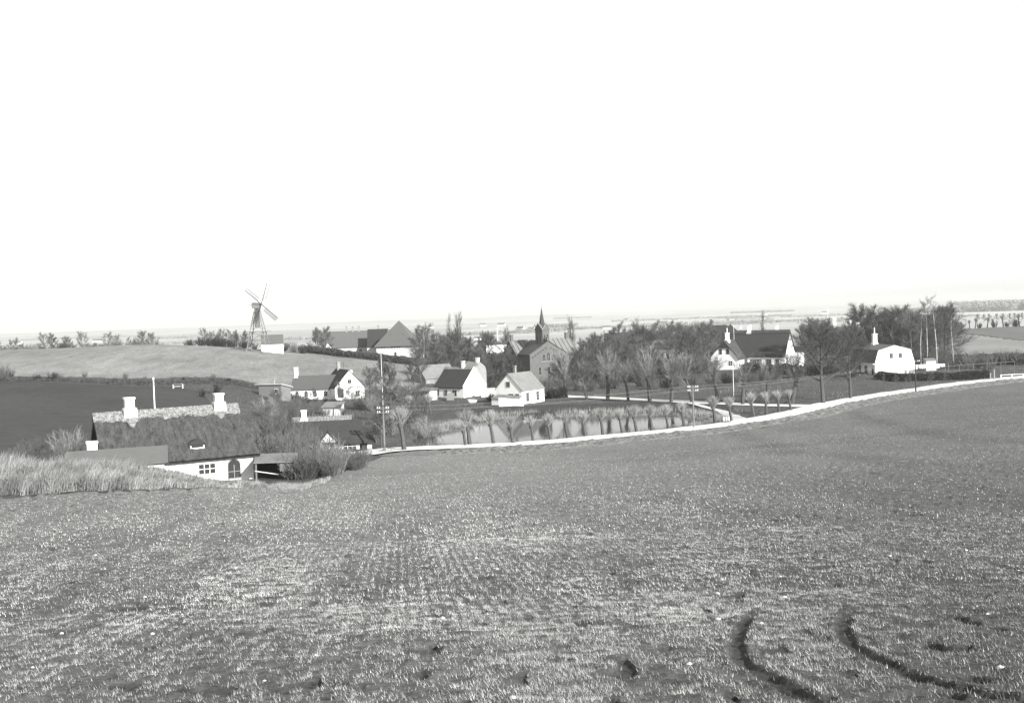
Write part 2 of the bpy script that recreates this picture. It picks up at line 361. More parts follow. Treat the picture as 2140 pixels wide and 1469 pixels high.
def zmesh(k, name, m, label=None):
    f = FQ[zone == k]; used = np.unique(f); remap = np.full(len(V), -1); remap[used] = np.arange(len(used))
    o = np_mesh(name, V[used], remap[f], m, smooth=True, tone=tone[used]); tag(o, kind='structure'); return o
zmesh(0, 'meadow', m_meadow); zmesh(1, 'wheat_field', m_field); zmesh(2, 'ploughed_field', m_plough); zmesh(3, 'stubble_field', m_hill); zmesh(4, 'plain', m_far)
m_rf1 = mat('young_crop', .17, .24, scale=.3, attr=True, scale2=2); m_rf2 = mat('dark_crop', .09, .14, scale=.3, attr=True, scale2=2)
zmesh(5, 'crop_field', m_rf1); zmesh(6, 'harrowed_field', m_rf2)

def ribbon(name, line, w, m, lift=.035, wfun=None):
    p = np.array(line); d = np.gradient(p, axis=0); d /= np.linalg.norm(d, axis=1)[:, None]; nrm = np.stack([-d[:, 1], d[:, 0]], 1)
    ww = np.full(len(p), w) if wfun is None else np.array([wfun(i/(len(p)-1)) for i in range(len(p))])
    k = 5; off = np.linspace(-.5, .5, k)
    pts = p[:, None]+nrm[:, None]*(ww[:, None]*off[None]*(1+.10*(vnoise(p[:, :1]*.6, p[:, 1:]*.6, 3)-.5)))[..., None]
    z = np.array([[gz(*q) for q in r] for r in pts]); z = z.mean(1, keepdims=True)*.6+z*.4+lift*(np.clip(np.arange(len(p))/14, .15, 1)[:, None] if name == 'road' else 1)+.05
    vs = np.concatenate([pts, z[..., None]], -1).reshape(-1, 3); n = len(p)
    i = (np.arange(n-1)[:, None]*k+np.arange(k-1)[None]).ravel()
    o = np_mesh(name, vs, np.stack([i, i+1, i+k+1, i+k], -1), m, smooth=True); tag(o, kind='structure'); return o
def dens(line, step=1.0):
    p = np.array(line); s = np.concatenate([[0], np.cumsum(np.linalg.norm(np.diff(p, axis=0), axis=1))]); t = np.arange(0, s[-1], step)
    return [(float(np.interp(q, s, p[:, 0])), float(np.interp(q, s, p[:, 1]))) for q in t]
ROAD1 = dens(ROAD1); ROAD2 = dens(ROAD2)
ribbon('road', ROAD1, 4.3, m_road, lift=.30)
ribbon('lane', ROAD2, 4.0, m_road, lift=.06)
ribbon('path', dens(PATH, .8), 1.5, mat('trodden_path', .35, .5, scale=2), lift=.09, wfun=lambda t: 1.2+2.2*t**3)
# pond water
pm = MB(); pm.add([(x, y, CZ-17.0) for x, y in POND], [tuple(range(len(POND)))]); 
def grow(poly, d):
    c = np.mean(poly, 0); return [tuple(c+(np.array(p)-c)*(1+d/np.linalg.norm(np.array(p)-c))) for p in poly]
pm = MB(); pp = grow(POND, 1.5); pm.add([(x, y, CZ-17.0) for x, y in pp], [tuple(range(len(pp)))[::-1]])
m_water.node_tree.nodes['Principled BSDF'].inputs['IOR'].default_value = 1.11
pw = pm.build('pond_water', m_water); tag(pw, kind='structure')
if pw.data.polygons[0].normal.z < 0: pw.data.flip_normals()

# ------------------------------------------------------------------ twigs, trees
class Segs:
    def __init__(s): s.a = []; s.b = []; s.r0 = []; s.r1 = []
    def add(s, a, b, r0, r1): s.a.append(tuple(a)); s.b.append(tuple(b)); s.r0.append(r0); s.r1.append(r1)
    def build(s, name, m, parent=None, n=3):
        a = np.array(s.a); b = np.array(s.b); d = b-a; d /= np.linalg.norm(d, axis=1)[:, None]+1e-9
        ref = np.where(np.abs(d[:, 2:3]) > .9, [[1., 0, 0]], [[0, 0, 1.]]); e = np.cross(d, ref); e /= np.linalg.norm(e, axis=1)[:, None]+1e-9; g = np.cross(d, e)
        r0 = np.array(s.r0)[:, None]; r1 = np.array(s.r1)[:, None]; vs = []
        for p, r in ((a, r0), (b, r1)):
            for k in range(n): t = 2*PI*k/n; vs.append(p+e*math.cos(t)*r+g*math.sin(t)*r)
        vs = np.stack(vs, 1); N = len(a); base = (np.arange(N)*2*n)[:, None]
        fs = np.concatenate([np.stack([base[:, 0]+k, base[:, 0]+(k+1) % n, base[:, 0]+n+(k+1) % n, base[:, 0]+n+k], -1) for k in range(n)])
        return np_mesh(name, vs.reshape(-1, 3), fs, m, parent)
def rv(rd): return Vector((rd.uniform(-1, 1), rd.uniform(-1, 1), rd.uniform(-1, 1)))
def limb(S, p, d, ln, r0, r1, rd, n=4, wob=.15, up=0.0):
    pts = [p]; d = d.normalized()
    for i in range(n):
        d = (d+rv(rd)*wob+Vector((0, 0, up))).normalized(); q = p+d*(ln/n)
        S.add(p, q, r0+(r1-r0)*i/n, r0+(r1-r0)*(i+1)/n); p = q; pts.append(p)
    return pts, d
def fan(d, ang, az):
    a = d.orthogonal().normalized(); b = d.cross(a); return (d*math.cos(ang)+(a*math.cos(az)+b*math.sin(az))*math.sin(ang)).normalized()
def along(pts, t):
    k = min(int(t*(len(pts)-1)), len(pts)-2); f = t*(len(pts)-1)-k; return pts[k].lerp(pts[k+1], f)
def t_pollard(seed, H=4.2, knuckle=2.2, ntw=130, lean=0, big=False, rr=.19, twl=None):
    rd = random.Random(seed); T = Segs(); C = Segs()
    pts, d = limb(T, Vector((0, 0, -.3)), Vector((lean, rd.uniform(-.1, .1), 1)), knuckle+.3, rr*1.15, rr*.85, rd, 5, .07, .02)
    top = pts[-1]
    for k in range(5):
        T.add(top+rv(rd)*rr*.4-Vector((0, 0, .15)), top+rv(rd)*rr*.5+Vector((0, 0, .12)), rr*1.15, rr*.85)
    tl = H-knuckle
    if not big:
        for k in range(ntw):
            a = rd.uniform(0, 2*PI); t = rd.uniform(0, .8)**.8; dd = Vector((math.cos(a)*math.sin(t), math.sin(a)*math.sin(t), math.cos(t)))
            limb(C, top+rv(rd)*rr*.7, dd, tl*rd.uniform(.5, .88), .024, .008, rd, 3, .08, .10)
    else:
        if rd.random() < .8:
            q = along(pts, rd.uniform(.62, .85)); a = rd.uniform(0, 6.28)
            T.add(q, q+Vector((math.cos(a)*.3, math.sin(a)*.3, .12)), rr*.8, rr*.6)
            for k in range(35): limb(C, q+rv(rd)*.2, Vector((math.cos(a)+rd.uniform(-.6, .6), math.sin(a)+rd.uniform(-.6, .6), rd.uniform(.2, 1.2))), rd.uniform(.8, 1.7), .014, .005, rd, 3, .1, .08)
        for k in range(11):
            a = k*2.4+rd.uniform(-.4, .4); t = rd.uniform(.08, .62); dd = Vector((math.cos(a)*math.sin(t), math.sin(a)*math.sin(t), math.cos(t)))
            ln = tl*rd.uniform(.62, 1.0)*(1-.25*t); b, d2 = limb(C, top, dd, ln, .055, .015, rd, 5, .07, .07)
            for j in range(24):
                tt = rd.uniform(.12, 1); q = along(b, tt); limb(C, q, fan(dd, rd.uniform(.25, .75), rd.uniform(0, 6.28)), ln*rd.uniform(.2, .42), .022, .008, rd, 3, .1, .05)
        for k in range(60):
            a = rd.uniform(0, 6.28); t = rd.uniform(.3, 1.35); dd = Vector((math.cos(a)*math.sin(t), math.sin(a)*math.sin(t), math.cos(t)))
            limb(C, top+rv(rd)*rr*.7, dd, tl*rd.uniform(.2, .42), .02, .007, rd, 3, .1, .1)
    return T, C
def t_bare(seed, H=10, spread=.5, clear=.16, nb=14, n2=10, n3=17, rr=.2, droop=0, up=.05, twr=.014):
    rd = random.Random(seed); T = Segs(); C = Segs()
    pts, d = limb(T, Vector((0, 0, -.4)), Vector((rd.uniform(-.08, .08), rd.uniform(-.08, .08), 1)), H*.8, rr, rr*.22, rd, 8, .05, .04)
    for k in range(nb):
        t = clear+(1-clear)*((k+rd.random())/nb)**.8; q = along(pts, min(t, .99)); a = k*2.4+rd.uniform(-.5, .5)
        el = (1-t)*.9+.25; ln = H*spread*(1.12-.75*t)*rd.uniform(.75, 1.15)
        dd = Vector((math.cos(a)*math.sin(el+.25), math.sin(a)*math.sin(el+.25), math.cos(el+.25)))
        b, d2 = limb(C if ln < H*.3 else T, q, dd, ln, rr*.42*(1.1-t*.7), .02, rd, 5, .14, up)
        for j in range(n2):
            tt = .2+.8*(j+rd.random())/n2; q2 = along(b, min(tt, .99)); l2 = ln*rd.uniform(.28, .5)*(1.2-.6*tt)
            b2, d3 = limb(C, q2, fan(d2, rd.uniform(.35, .9), rd.uniform(0, 6.28)), l2, .03, .012, rd, 3, .16, up)
            for i in range(n3):
                q3 = along(b2, rd.uniform(.1, 1)*.99); limb(C, q3, fan(d3, rd.uniform(.2, 1.0), rd.uniform(0, 6.28)), l2*rd.uniform(.35, .7)+.25, twr, .006, rd, 2, .18, up-droop)
    return T, C
def t_column(seed, H=12, rr=.16):
    rd = random.Random(seed); T = Segs(); C = Segs()
    pts, d = limb(T, Vector((0, 0, -.4)), Vector((0, 0, 1)), H, rr, .03, rd, 8, .03, .04)
    for k in range(60):
        t = rd.uniform(.15, .97); q = along(pts, t); a = rd.uniform(0, 6.28); ln = H*.16*(1.15-.7*t)
        b, d2 = limb(C, q, Vector((math.cos(a)*.42, math.sin(a)*.42, 1)), ln*1.5, .03, .01, rd, 3, .08, .1)
        for i in range(9): limb(C, along(b, rd.uniform(.1, .98)), fan(d2, .4, rd.uniform(0, 6.28)), ln*.5, .014, .005, rd, 2, .1, .1)
    return T, C
def t_birch(seed, H=14, rr=.12):
    rd = random.Random(seed); T = Segs(); C = Segs()
    pts, d = limb(T, Vector((0, 0, -.4)), Vector((rd.uniform(-.05, .05), 0, 1)), H*.92, rr, .03, rd, 10, .075, .05)
    for k in range(26):
        t = rd.uniform(.42, .98); q = along(pts, t); a = rd.uniform(0, 6.28); ln = H*.2*(1.3-.9*t)
        b, d2 = limb(C, q, Vector((math.cos(a)*.8, math.sin(a)*.8, .8)), ln, .03, .01, rd, 4, .1, .05)
        for i in range(22): limb(C, along(b, rd.uniform(.1, .98)), fan(d2, rd.uniform(.3, 1), rd.uniform(0, 6.28)), ln*rd.uniform(.25, .5), .013, .005, rd, 2, .12, -.04)
    return T, C
def t_bush(seed, H=2.6, W=1.6, n=45, n2=16, twr=.013):
    rd = random.Random(seed); T = Segs(); C = Segs()
    for k in range(n):
        a = rd.uniform(0, 6.28); t = rd.uniform(0, .75); p = Vector((math.cos(a), math.sin(a), 0))*rd.uniform(0, W*.35); p.z = -.15
        dd = Vector((math.cos(a)*math.sin(t), math.sin(a)*math.sin(t), math.cos(t))); ln = H*rd.uniform(.6, 1.05)
        b, d2 = limb(T if k % 4 == 0 else C, p, dd, ln, .028, .009, rd, 4, .12, .06)
        for i in range(n2): limb(C, along(b, rd.uniform(.15, .98)), fan(d2, rd.uniform(.2, .9), rd.uniform(0, 6.28)), ln*rd.uniform(.12, .3), twr, .005, rd, 2, .15, .08)
    return T, C
PROTO = {}
HOLD = []
def proto(key, TC, name, mt, mc):
    r = empty(name, (0, 0, 0)); TC[0].build('trunk', mt, r, n=6 if 'bush' not in key else 4); TC[1].build('crown', mc, r, n=3)
    PROTO[key] = [r, False]
for k in range(5): proto(f'pol{k}', t_pollard(10+k, H=4.0, knuckle=2.1+.15*(k % 3), ntw=[190, 230, 150, 210, 120][k], lean=-.09-.03*(k % 3)), 'pollard_willow', m_bark, m_twigl)
for k in range(4): proto(f'big{k}', t_pollard(30+k, H=8.0, knuckle=3.4+.2*(k % 2), lean=-.08+.03*k, big=True, rr=.27), 'pollard_tree', m_bark, m_twigm)
for k in range(5): proto(f'bare{k}', t_bare(50+k, H=10, spread=[.42, .5, .38, .46, .55][k]), 'bare_tree', m_bark, m_twig if k in (1, 3) else m_twigd)
for k in range(2): proto(f'pale{k}', t_bare(60+k, H=10, spread=[.4, .5][k], n3=12), 'bare_tree', m_bark, m_twig)
proto('spread0', t_bare(71, H=11, spread=.62, clear=.3, nb=16, n2=11, n3=14, rr=.3, up=.02), 'spreading_tree', m_bark, m_twigd)
proto('spread1', t_bare(72, H=10.5, spread=.55, clear=.28, nb=14, n2=11, n3=14, rr=.24, up=.02), 'spreading_tree', m_bark, m_twigd)
for k in range(2): proto(f'col{k}', t_column(80+k), 'poplar', m_bark, m_twig)
for k in range(2): proto(f'birch{k}', t_birch(90+k), 'birch', m_birch, m_twig)
for k in range(4): proto(f'bush{k}', t_bush(100+k, W=[1.4, 2, 1.8, 1.5][k]), 'bush', m_twig, m_twig)
for k in range(2): proto(f'lbush{k}', t_bush(110+k, W=1.8, n=38), 'bush', m_twigm, m_twigm)
for k in range(2): proto(f'dbush{k}', t_bush(120+k, H=2.2, W=2.0, n=50, n2=22, twr=.018), 'bush', m_twigd, m_leaf)
def plant(key, x, y, s, label, cat, group=None, rz=None, sz=None, tilt=0):
    P = PROTO[key]
    if not P[1]: o = P[0]; P[1] = True
    else: o = copy_tree(P[0])
    o.location = (x, y, gz(x, y)-.05); o.scale = (s, s, sz or s); o.rotation_euler = (0, tilt, random.uniform(0, 6.28) if rz is None else rz)
    for k_ in ('label', 'category', 'group'):
        if k_ in o: del o[k_]
    return tag(o, label, cat, group)

ORD = ['first', 'second', 'third', 'fourth', 'fifth', 'sixth', 'seventh', 'eighth', 'ninth', 'tenth', 'eleventh', 'twelfth', 'thirteenth', 'fourteenth', 'fifteenth', 'sixteenth', 'seventeenth', 'eighteenth', 'nineteenth', 'twentieth', 'twenty-first', 'twenty-second']
# near pollard row
row1 = [(846, 948, 5.2, 1), (983, 935.5, 4.6, 1), (1033, 932, 4.4, 1), (1074, 930, 4.0, 2), (1115, 926, 4.0, 4), (1151, 923, 4.2, 0), (1187, 918, 3.9, 4), (1224, 916, 4.1, 0),
        (1261, 912, 4.3, 1), (1302, 907, 3.9, 2), (1331, 904, 4.3, 3), (1363, 900, 4.2, 0), (1397, 897, 4.0, 3), (1431, 893, 4.1, 1), (1495, 884, 4.5, 0), (1529, 881, 4.0, 3),
        (1576, 875, 4.3, 0), (1602, 871, 4.1, 4), (1629, 867, 4.1, 4), (1655, 863, 3.9, 2)]
for i, (px, py, h, v) in enumerate(row1):
    x, y = flat(px, py-1, -16.5)
    lab = {0: 'stout pollard willow leaning beside the telephone pole and bicycle at road left end', 14: 'pollard willow with bulging head just left of the churn stand',
           15: 'pollard willow standing at the churn stand where the path meets the road'}.get(i, f'bare pollard willow, {ORD[i]} from the left in the row along the road')
    plant(f'pol{v}', x, y, h/4.0*(1.15 if i < 3 else 1), lab, 'pollard tree', 'pollard willows in a row along the road', rz=random.uniform(-.5, .5))
x, y = flat(974, 936, -16.5); plant('pol4', x, y, .95, 'thin crooked sapling leaning against the second roadside pollard willow', 'tree')
row2 = [(1184, 831, 9.2, 0), (1227, 835, 8.0, 1), (1269, 836, 9.6, 2), (1313, 838, 7.6, 3), (1358, 840, 9.4, 0), (1402, 842, 9.0, 2), (1447, 842, 9.2, 1), (1500, 843, 8.4, 3), (1552, 846, 8.0, 0), (1605, 846, 7.8, 2), (1654, 846, 9.0, 1)]
for i, (px, py, h, v) in enumerate(row2):
    x, y = flat(px, py, -16.5)
    plant(f'big{v}', x, y, h/8.0*1.04, f'tall vase-shaped pollard, {ORD[i]} from the left in the row along the lane', 'pollard tree', 'tall pollards along the lane beyond the pond', rz=random.uniform(0, 6.28))
x, y = flat(1722, 847, -16.5); plant('spread0', x, y, 1.25, 'wide spreading bare tree with forked trunk at the road junction', 'tree', rz=.5)
x, y = flat(1777, 837, -16.5); plant('spread1', x, y, 1.22, 'spreading bare tree by the road right of the junction tree', 'tree', rz=2)

# ------------------------------------------------------------------ buildings
def win(root, face, a, z, w, h, off, name='window', mf=None, mull=1, rail=1, arch=False, mg=None):
    """face: F(-y) B(+y) L(-x) R(+x); a = position along the face, off = distance of the wall plane; z sill"""
    mf = mf or m_frame; t = .07
    def place(mb, pts_fn): pass
    def T(p):
        s, d, zz = p
        return {'F': (s, -off-d, zz), 'B': (-s, off+d, zz), 'R': (off+d, s, zz), 'L': (-off-d, -s, zz)}[face]
    def bx(mb, s0, s1, d0, d1, z0, z1):
        vs = [T(p) for p in ((s0, d0, z0), (s1, d0, z0), (s1, d1, z0), (s0, d1, z0), (s0, d0, z1), (s1, d0, z1), (s1, d1, z1), (s0, d1, z1))]
        mb.add(vs, [(0, 3, 2, 1), (4, 5, 6, 7), (0, 1, 5, 4), (1, 2, 6, 5), (2, 3, 7, 6), (3, 0, 4, 7)])
    f = MB(); g = MB()
    bx(f, a-w/2-t, a-w/2, -.02, .06, z-t, z+h+(0 if arch else t)); bx(f, a+w/2, a+w/2+t, -.02, .06, z-t, z+h+(0 if arch else t)); bx(f, a-w/2, a+w/2, -.02, .06, z-t, z)
    if not arch: bx(f, a-w/2, a+w/2, -.02, .06, z+h, z+h+t)
    for k in range(mull): s_ = a-w/2+w*(k+1)/(mull+1); bx(f, s_-.03, s_+.03, .02, .055, z, z+h)
    for k in range(rail): z_ = z+h*(k+1)/(rail+1); bx(f, a-w/2, a+w/2, .02, .05, z_-.025, z_+.025)
    bx(g, a-w/2, a+w/2, -.02, .018, z, z+h)
    if arch:
        n = 8; q = [(a+w/2*math.cos(PI*k/n), z+h+w/2*math.sin(PI*k/n)*.9) for k in range(n+1)]
        vs = [T((s_, -.02, z_)) for s_, z_ in q]+[T((s_, .018, z_)) for s_, z_ in q]; m_ = n+1
        g.add(vs, [tuple(range(m_)), tuple(range(2*m_-1, m_-1, -1))]+[(k, m_+k, m_+(k+1) % m_, (k+1) % m_) for k in range(m_)])
        q2 = [(a+(w/2+t)*math.cos(PI*k/n), z+h+(w/2+t)*math.sin(PI*k/n)*.9) for k in range(n+1)]
        for k in range(n):
            vs = [T((s_, d_, z_)) for d_ in (-.02, .06) for s_, z_ in (q[k], q[k+1], q2[k+1], q2[k])]
            f.add(vs, [(0, 1, 2, 3), (7, 6, 5, 4), (0, 4, 5, 1), (1, 5, 6, 2), (2, 6, 7, 3), (3, 7, 4, 0)])
    fo = f.build(name, mf, root); g.build('pane', mg or m_glass, fo); return fo
def door(root, face, a, w, h, off, m=None):
    T = {'F': lambda s, d, z: (s, -off-d, z), 'R': lambda s, d, z: (off+d, s, z), 'L': lambda s, d, z: (-off-d, -s, z)}[face]
    b = MB(); vs = [T(*p) for p in ((a-w/2, -.02, 0), (a+w/2, -.02, 0), (a+w/2, .04, 0), (a-w/2, .04, 0), (a-w/2, -.02, h), (a+w/2, -.02, h), (a+w/2, .04, h), (a-w/2, .04, h))]
    b.add(vs, [(0, 3, 2, 1), (4, 5, 6, 7), (0, 1, 5, 4), (1, 2, 6, 5), (2, 3, 7, 6), (3, 0, 4, 7)]); return b.build('door', m or m_woodd, root)
def walls(root, prof, L, m, x0=None, base=-1.0, name='wall'):
    x0 = -L/2 if x0 is None else x0; p = [(prof[0][0], base)]+list(prof)+[(prof[-1][0], base)]
    return MB().extr_x(p[::-1], x0, x0+L).build(name, m, root)
def roof(root, prof, L, m, t=.16, o=.3, xo=.25, x0=None, name='roof'):
    """prof: eave..ridge..eave (y,z) of the wall top; the roof follows it, o overhang"""
    x0 = -L/2 if x0 is None else x0
    p = [np.array(q, float) for q in prof]
    d0 = p[0]-p[1]; d0 /= np.linalg.norm(d0); d1 = p[-1]-p[-2]; d1 /= np.linalg.norm(d1)
    p[0] = p[0]+d0*o; p[-1] = p[-1]+d1*o
    lo = [q+np.array((0, .02)) for q in p]; hi = [q+np.array((0, t+.02)) for q in p]; n = len(p); mb = MB(); xa, xb = x0-xo, x0+L+xo
    vs = [(xa, *q) for q in lo]+[(xa, *q) for q in hi]+[(xb, *q) for q in lo]+[(xb, *q) for q in hi]; fs = []
    for i in range(n-1):
        fs += [(n+i, n+i+1, 3*n+i+1, 3*n+i), (i+1, i, 2*n+i, 2*n+i+1), (i, i+1, n+i+1, n+i), (2*n+i+1, 2*n+i, 3*n+i, 3*n+i+1)]
    fs += [(0, n, 3*n, 2*n), (n-1, 2*n+n-1, 3*n+n-1, n+n-1)]
    mb.add(vs, fs); return mb.build(name, m, root)
def gable(W, e, r): return [(-W/2, e), (0, r), (W/2, e)]
def chimney(root, x, y, z0, z1, w=.6, m=None, d=None, foot=0, pot=0):
    b = MB(); d = d or w; b.cbox((x, y, (z0+z1)/2), (w, d, z1-z0)); b.cbox((x, y, z1+.06), (w+.14, d+.14, .14))
    if foot: b.cbox((x, y, z0+foot/2), (w+.3, d+.3, foot))
    if pot: b.tube((x, y, z1+.1), (x, y, z1+.1+pot), .13, .09, 8)
    return b.build('chimney', m or m_white, root)
def hip(root, L, W, e, r, hl, hr, m, o=.4, t=.25, name='roof', hz=None):
    """hipped roof; hl/hr ridge set-in at left/right"""
    X, Yh = L/2+o, W/2+o; k = (r-e)/(W/2); ez = e-o*k
    vs = [(-X, -Yh, ez), (X, -Yh, ez), (X, Yh, ez), (-X, Yh, ez), (-X+hl, 0, r), (X-hr, 0, r)]
    fs = [(0, 1, 5, 4), (1, 2, 5), (2, 3, 4, 5), (3, 0, 4)]
    mb = MB(); up = [(x, y, z+t) for x, y, z in vs]; lo = [(x, y, z+.03) for x, y, z in vs]
    mb.add(up+lo, fs+[tuple(6+i for i in f[::-1]) for f in fs]+[(6, 7, 1, 0), (7, 8, 2, 1), (8, 9, 3, 2), (9, 6, 0, 3)])
    return mb.build(name, m, root)
def root_at(name, px, D, phi, label, cat, group=None, zr=None):
    x, y = on(px, D); z = gz(x, y) if zr is None else CZ+zr
    return tag(empty(name, (x, y, z), -phi), label, cat, group)

# --- foreground thatched cottage
phi = -R(23.5)
u1, u2, D1 = -.3805, -.2457, 95.0; D2 = D1*1.053
cx, cy = (u1*D1+u2*D2)/2, (D1+D2)/2; CL = math.hypot(u2*D2-u1*D1, D2-D1)
ct = tag(empty('thatched_cottage', (cx, cy, CZ-13.75), R(28.5)), 'long thatched cottage with white walls, two white chimneys and mossy roof', 'cottage')
CW, CE, CR = 7.4, 1.98, 5.85
walls(ct, gable(CW, CE, CR-.9), CL-.5, m_white)
def thatch_slope(sgn, x0, x1, ytop, ztop, ybot, zbot, nx=150, ny=50, amp=.07, seed=0, thick=.38):
    xs = np.linspace(x0, x1, nx); ts = np.linspace(0, 1, ny); XX, TT = np.meshgrid(xs, ts); XX = XX-.75*(1-TT)*np.clip(XX/(CL/2), 0, 1)
    n = np.array([0, (zbot-ztop), -(ybot-ytop)]); n = n/np.linalg.norm(n); n *= np.sign(n[2]) if n[2] else 1
    d = (fbm(XX*1.1, TT*6, seed)-.5)*amp*2+(vnoise(XX*6, TT*22, seed+3)-.5)*amp*.7-.05*np.sin(TT*PI)
    YY = ytop+(ybot-ytop)*TT+n[1]*d; ZZ = ztop+(zbot-ztop)*TT+n[2]*d
    top = np.stack([XX, YY, ZZ], -1); bot = top-n*thick*np.array([1, 1, 1]); vs = np.concatenate([top.reshape(-1, 3), bot.reshape(-1, 3)])
    i = (np.arange(ny-1)[:, None]*nx+np.arange(nx-1)[None]).ravel(); q = np.stack([i, i+nx, i+nx+1, i+1], -1)
    if sgn > 0: q = q[:, ::-1]
    N = nx*ny; fs = [q, q[:, ::-1]+N]
    def rim(idx): a = np.array(idx); return np.stack([a[:-1], a[1:], a[1:]+N, a[:-1]+N], -1)
    fs += [rim(range((ny-1)*nx, ny*nx)), rim(range(0, N, nx)), rim(range(nx-1, N, nx))]
    return vs, np.concatenate(fs)
v1, f1 = thatch_slope(-1, -CL/2-.3, CL/2+.3, 0, CR+.2, -CW/2-.5, CE+.05, seed=11); v2, f2 = thatch_slope(1, -CL/2-.3, CL/2+.3, 0, CR+.2, CW/2+.5, CE+.05, seed=15)
np_mesh('roof', np.concatenate([v1, v2]), np.concatenate([f1, f2+len(v1)]), m_thatch, ct, smooth=True)
# ragged straw ridge
xs = np.linspace(-CL/2-.36, CL/2-.40, 200); prof = []
jf = .32+.5*vnoise(xs*1.3, xs*0, 4)+.25*vnoise(xs*6, xs*0, 6)+1.0*np.exp(-((xs+CL*.28)/.45)**2)+.55*np.exp(-((xs-CL*.33)/.45)**2)
kz = (CR-CE)/(CW/2+.5); rp_ = []
for x_, j in zip(xs, jf):
    j *= .75; rp_.append([(x_, -j, CR+.33-j*kz), (x_, -j*.5, CR+.40-j*.5*kz+.04*random.random()), (x_, 0, CR+.47+.05*random.random()), (x_, j*.5, CR+.40-j*.5*kz), (x_, j, CR+.33-j*kz)])
rp_ = np.array(rp_); i = (np.arange(199)[:, None]*5+np.arange(4)[None]).ravel()
low = rp_-np.array([0, 0, .14]); N = 1000; q = np.stack([i, i+1, i+6, i+5], -1)
def rimq(a): a = np.array(a); return np.stack([a[:-1], a[1:], a[1:]+N, a[:-1]+N], -1)
np_mesh('ridge_straw', np.concatenate([rp_.reshape(-1, 3), low.reshape(-1, 3)]), np.concatenate([q, q[:, ::-1]+N, rimq(range(0, 1000, 5)), rimq(range(4, 1000, 5)), rimq(range(5)), rimq(range(995, 1000))]), m_thatchl, ct)
chimney(ct, -CL*.285, 0, CR-.3, CR+1.5, .78, m_white, foot=1.0); chimney(ct, CL*.33, 0, CR-.3, CR+1.35, .72, m_white, foot=1.0)
# gable board + window in left gable
b = MB(); b.add([(-CL/2+.2, -1.9, CE+1.4), (-CL/2+.2, 1.9, CE+1.4), (-CL/2+.2, 0, CR-.15), (-CL/2+.12, -1.9, CE+1.4), (-CL/2+.12, 1.9, CE+1.4), (-CL/2+.12, 0, CR-.15)],
              [(0, 1, 2), (5, 4, 3), (0, 3, 4, 1), (1, 4, 5, 2), (2, 5, 3, 0)]); b.build('gable_boarding', m_woodd, ct)
win(ct, 'L', .5, 1.9, .5, 1.6, CL/2-.25, mull=0, rail=2)
# eyebrow dormer
b = MB(); n = 10; dx = 1.35; wy = -2.62
arc = [(dx+.78*math.cos(PI*k/n), CE+.95+.72*math.sin(PI*k/n)) for k in range(n+1)]
dm = MB().extr_y(arc[::-1], wy-.62, wy+1.6).build('dormer', m_thatchd, ct)
MB().box(dx-.6, dx+.6, wy-.70, wy-.625, CE+.35, CE+1.15).build('dormer_front', m_whited, dm)
MB().box(dx-.5, dx+.5, wy-.72, wy-.703, CE+.98, CE+1.3).build('dormer_pane', m_glass, dm)
win(ct, 'F', 2.0, .65, 1.4, .85, CW/2, mull=2, rail=1); win(ct, 'F', 4.35, .05, 1.05, 1.15, CW/2, mull=1, rail=1, mf=m_framed, arch=True, name='window')
win(ct, 'F', -2.2, .8, 1.1, .85, CW/2, mull=1, rail=1)
for k in range(11):   # beam ends under the eaves
    x_ = -CL/2+.8+k*(CL-1.6)/10; MB().box(x_-.09, x_+.09, -CW/2-.38, -CW/2-.002, CE-.12, CE+.1).build('beam_end', m_woodd, ct)

# --- tarred outbuilding in front of it
rt = root_at('outbuilding', 236, 82.5, phi*.75, 'low outbuilding with tarred felt roof and pale plank wall before the cottage', 'shed', zr=-12.55)
walls(rt, gable(4.4, 2.35, 3.25), 6.6, m_plank); roof(rt, gable(4.4, 2.35, 3.25), 6.8, m_felt, t=.08, o=.25, xo=.2)
MB().box(3.56, 3.66, -2.45, 2.45, 2.2, 2.33).build('verge_board', m_woodd, rt)
rt = root_at('wash_house', 183, 86.5, phi, 'squat white chimney block rising behind the tarred outbuilding roof', 'chimney', zr=-12.9)
MB().box(-.38, .38, -.4, .4, -1, 3.75).build('stack', m_white, rt); MB().box(-.6, .6, -.6, .6, -1, 2.75).build('base', m_white, rt)
MB().box(-.44, .44, -.46, .46, 3.75, 3.87).build('coping', m_white, rt)
# --- open lean-to at the right end of the cottage
rt = root_at('cart_shed', 567, 97, phi*.4, 'open dark cart shed with pale flat roof at the cottage end', 'shed', zr=-13.7)
MB().add([(-1.8, -2.2, 1.42), (1.9, -2.2, 1.34), (1.9, 2, 1.6), (-1.8, 2, 1.7), (-1.8, -2.2, 1.5), (1.9, -2.2, 1.42), (1.9, 2, 1.68), (-1.8, 2, 1.78)],
         [(0, 3, 2, 1), (4, 5, 6, 7), (0, 1, 5, 4), (1, 2, 6, 5), (2, 3, 7, 6), (3, 0, 4, 7)]).build('roof', m_slate, rt)
MB().box(-1.7, 1.8, 1.7, 1.8, -.5, 1.6).build('wall', m_woodd, rt); MB().box(-1.72, -1.64, -2, 1.69, .5, 1.45).build('side_wall', m_woodd, rt)
for a in (-1.6, 1.7): MB().box(a-.06, a+.06, -2.06, -1.94, -.5, 1.38).build('post', m_wood, rt)
MB().tube((-1.7, -2.1, .75), (.3, -2.1, .35), .05).build('rail', m_plank, rt)
MB().box(.4, 1.7, -2.0, -1.9, .6, 1.34).build('boarding', m_wood, rt)

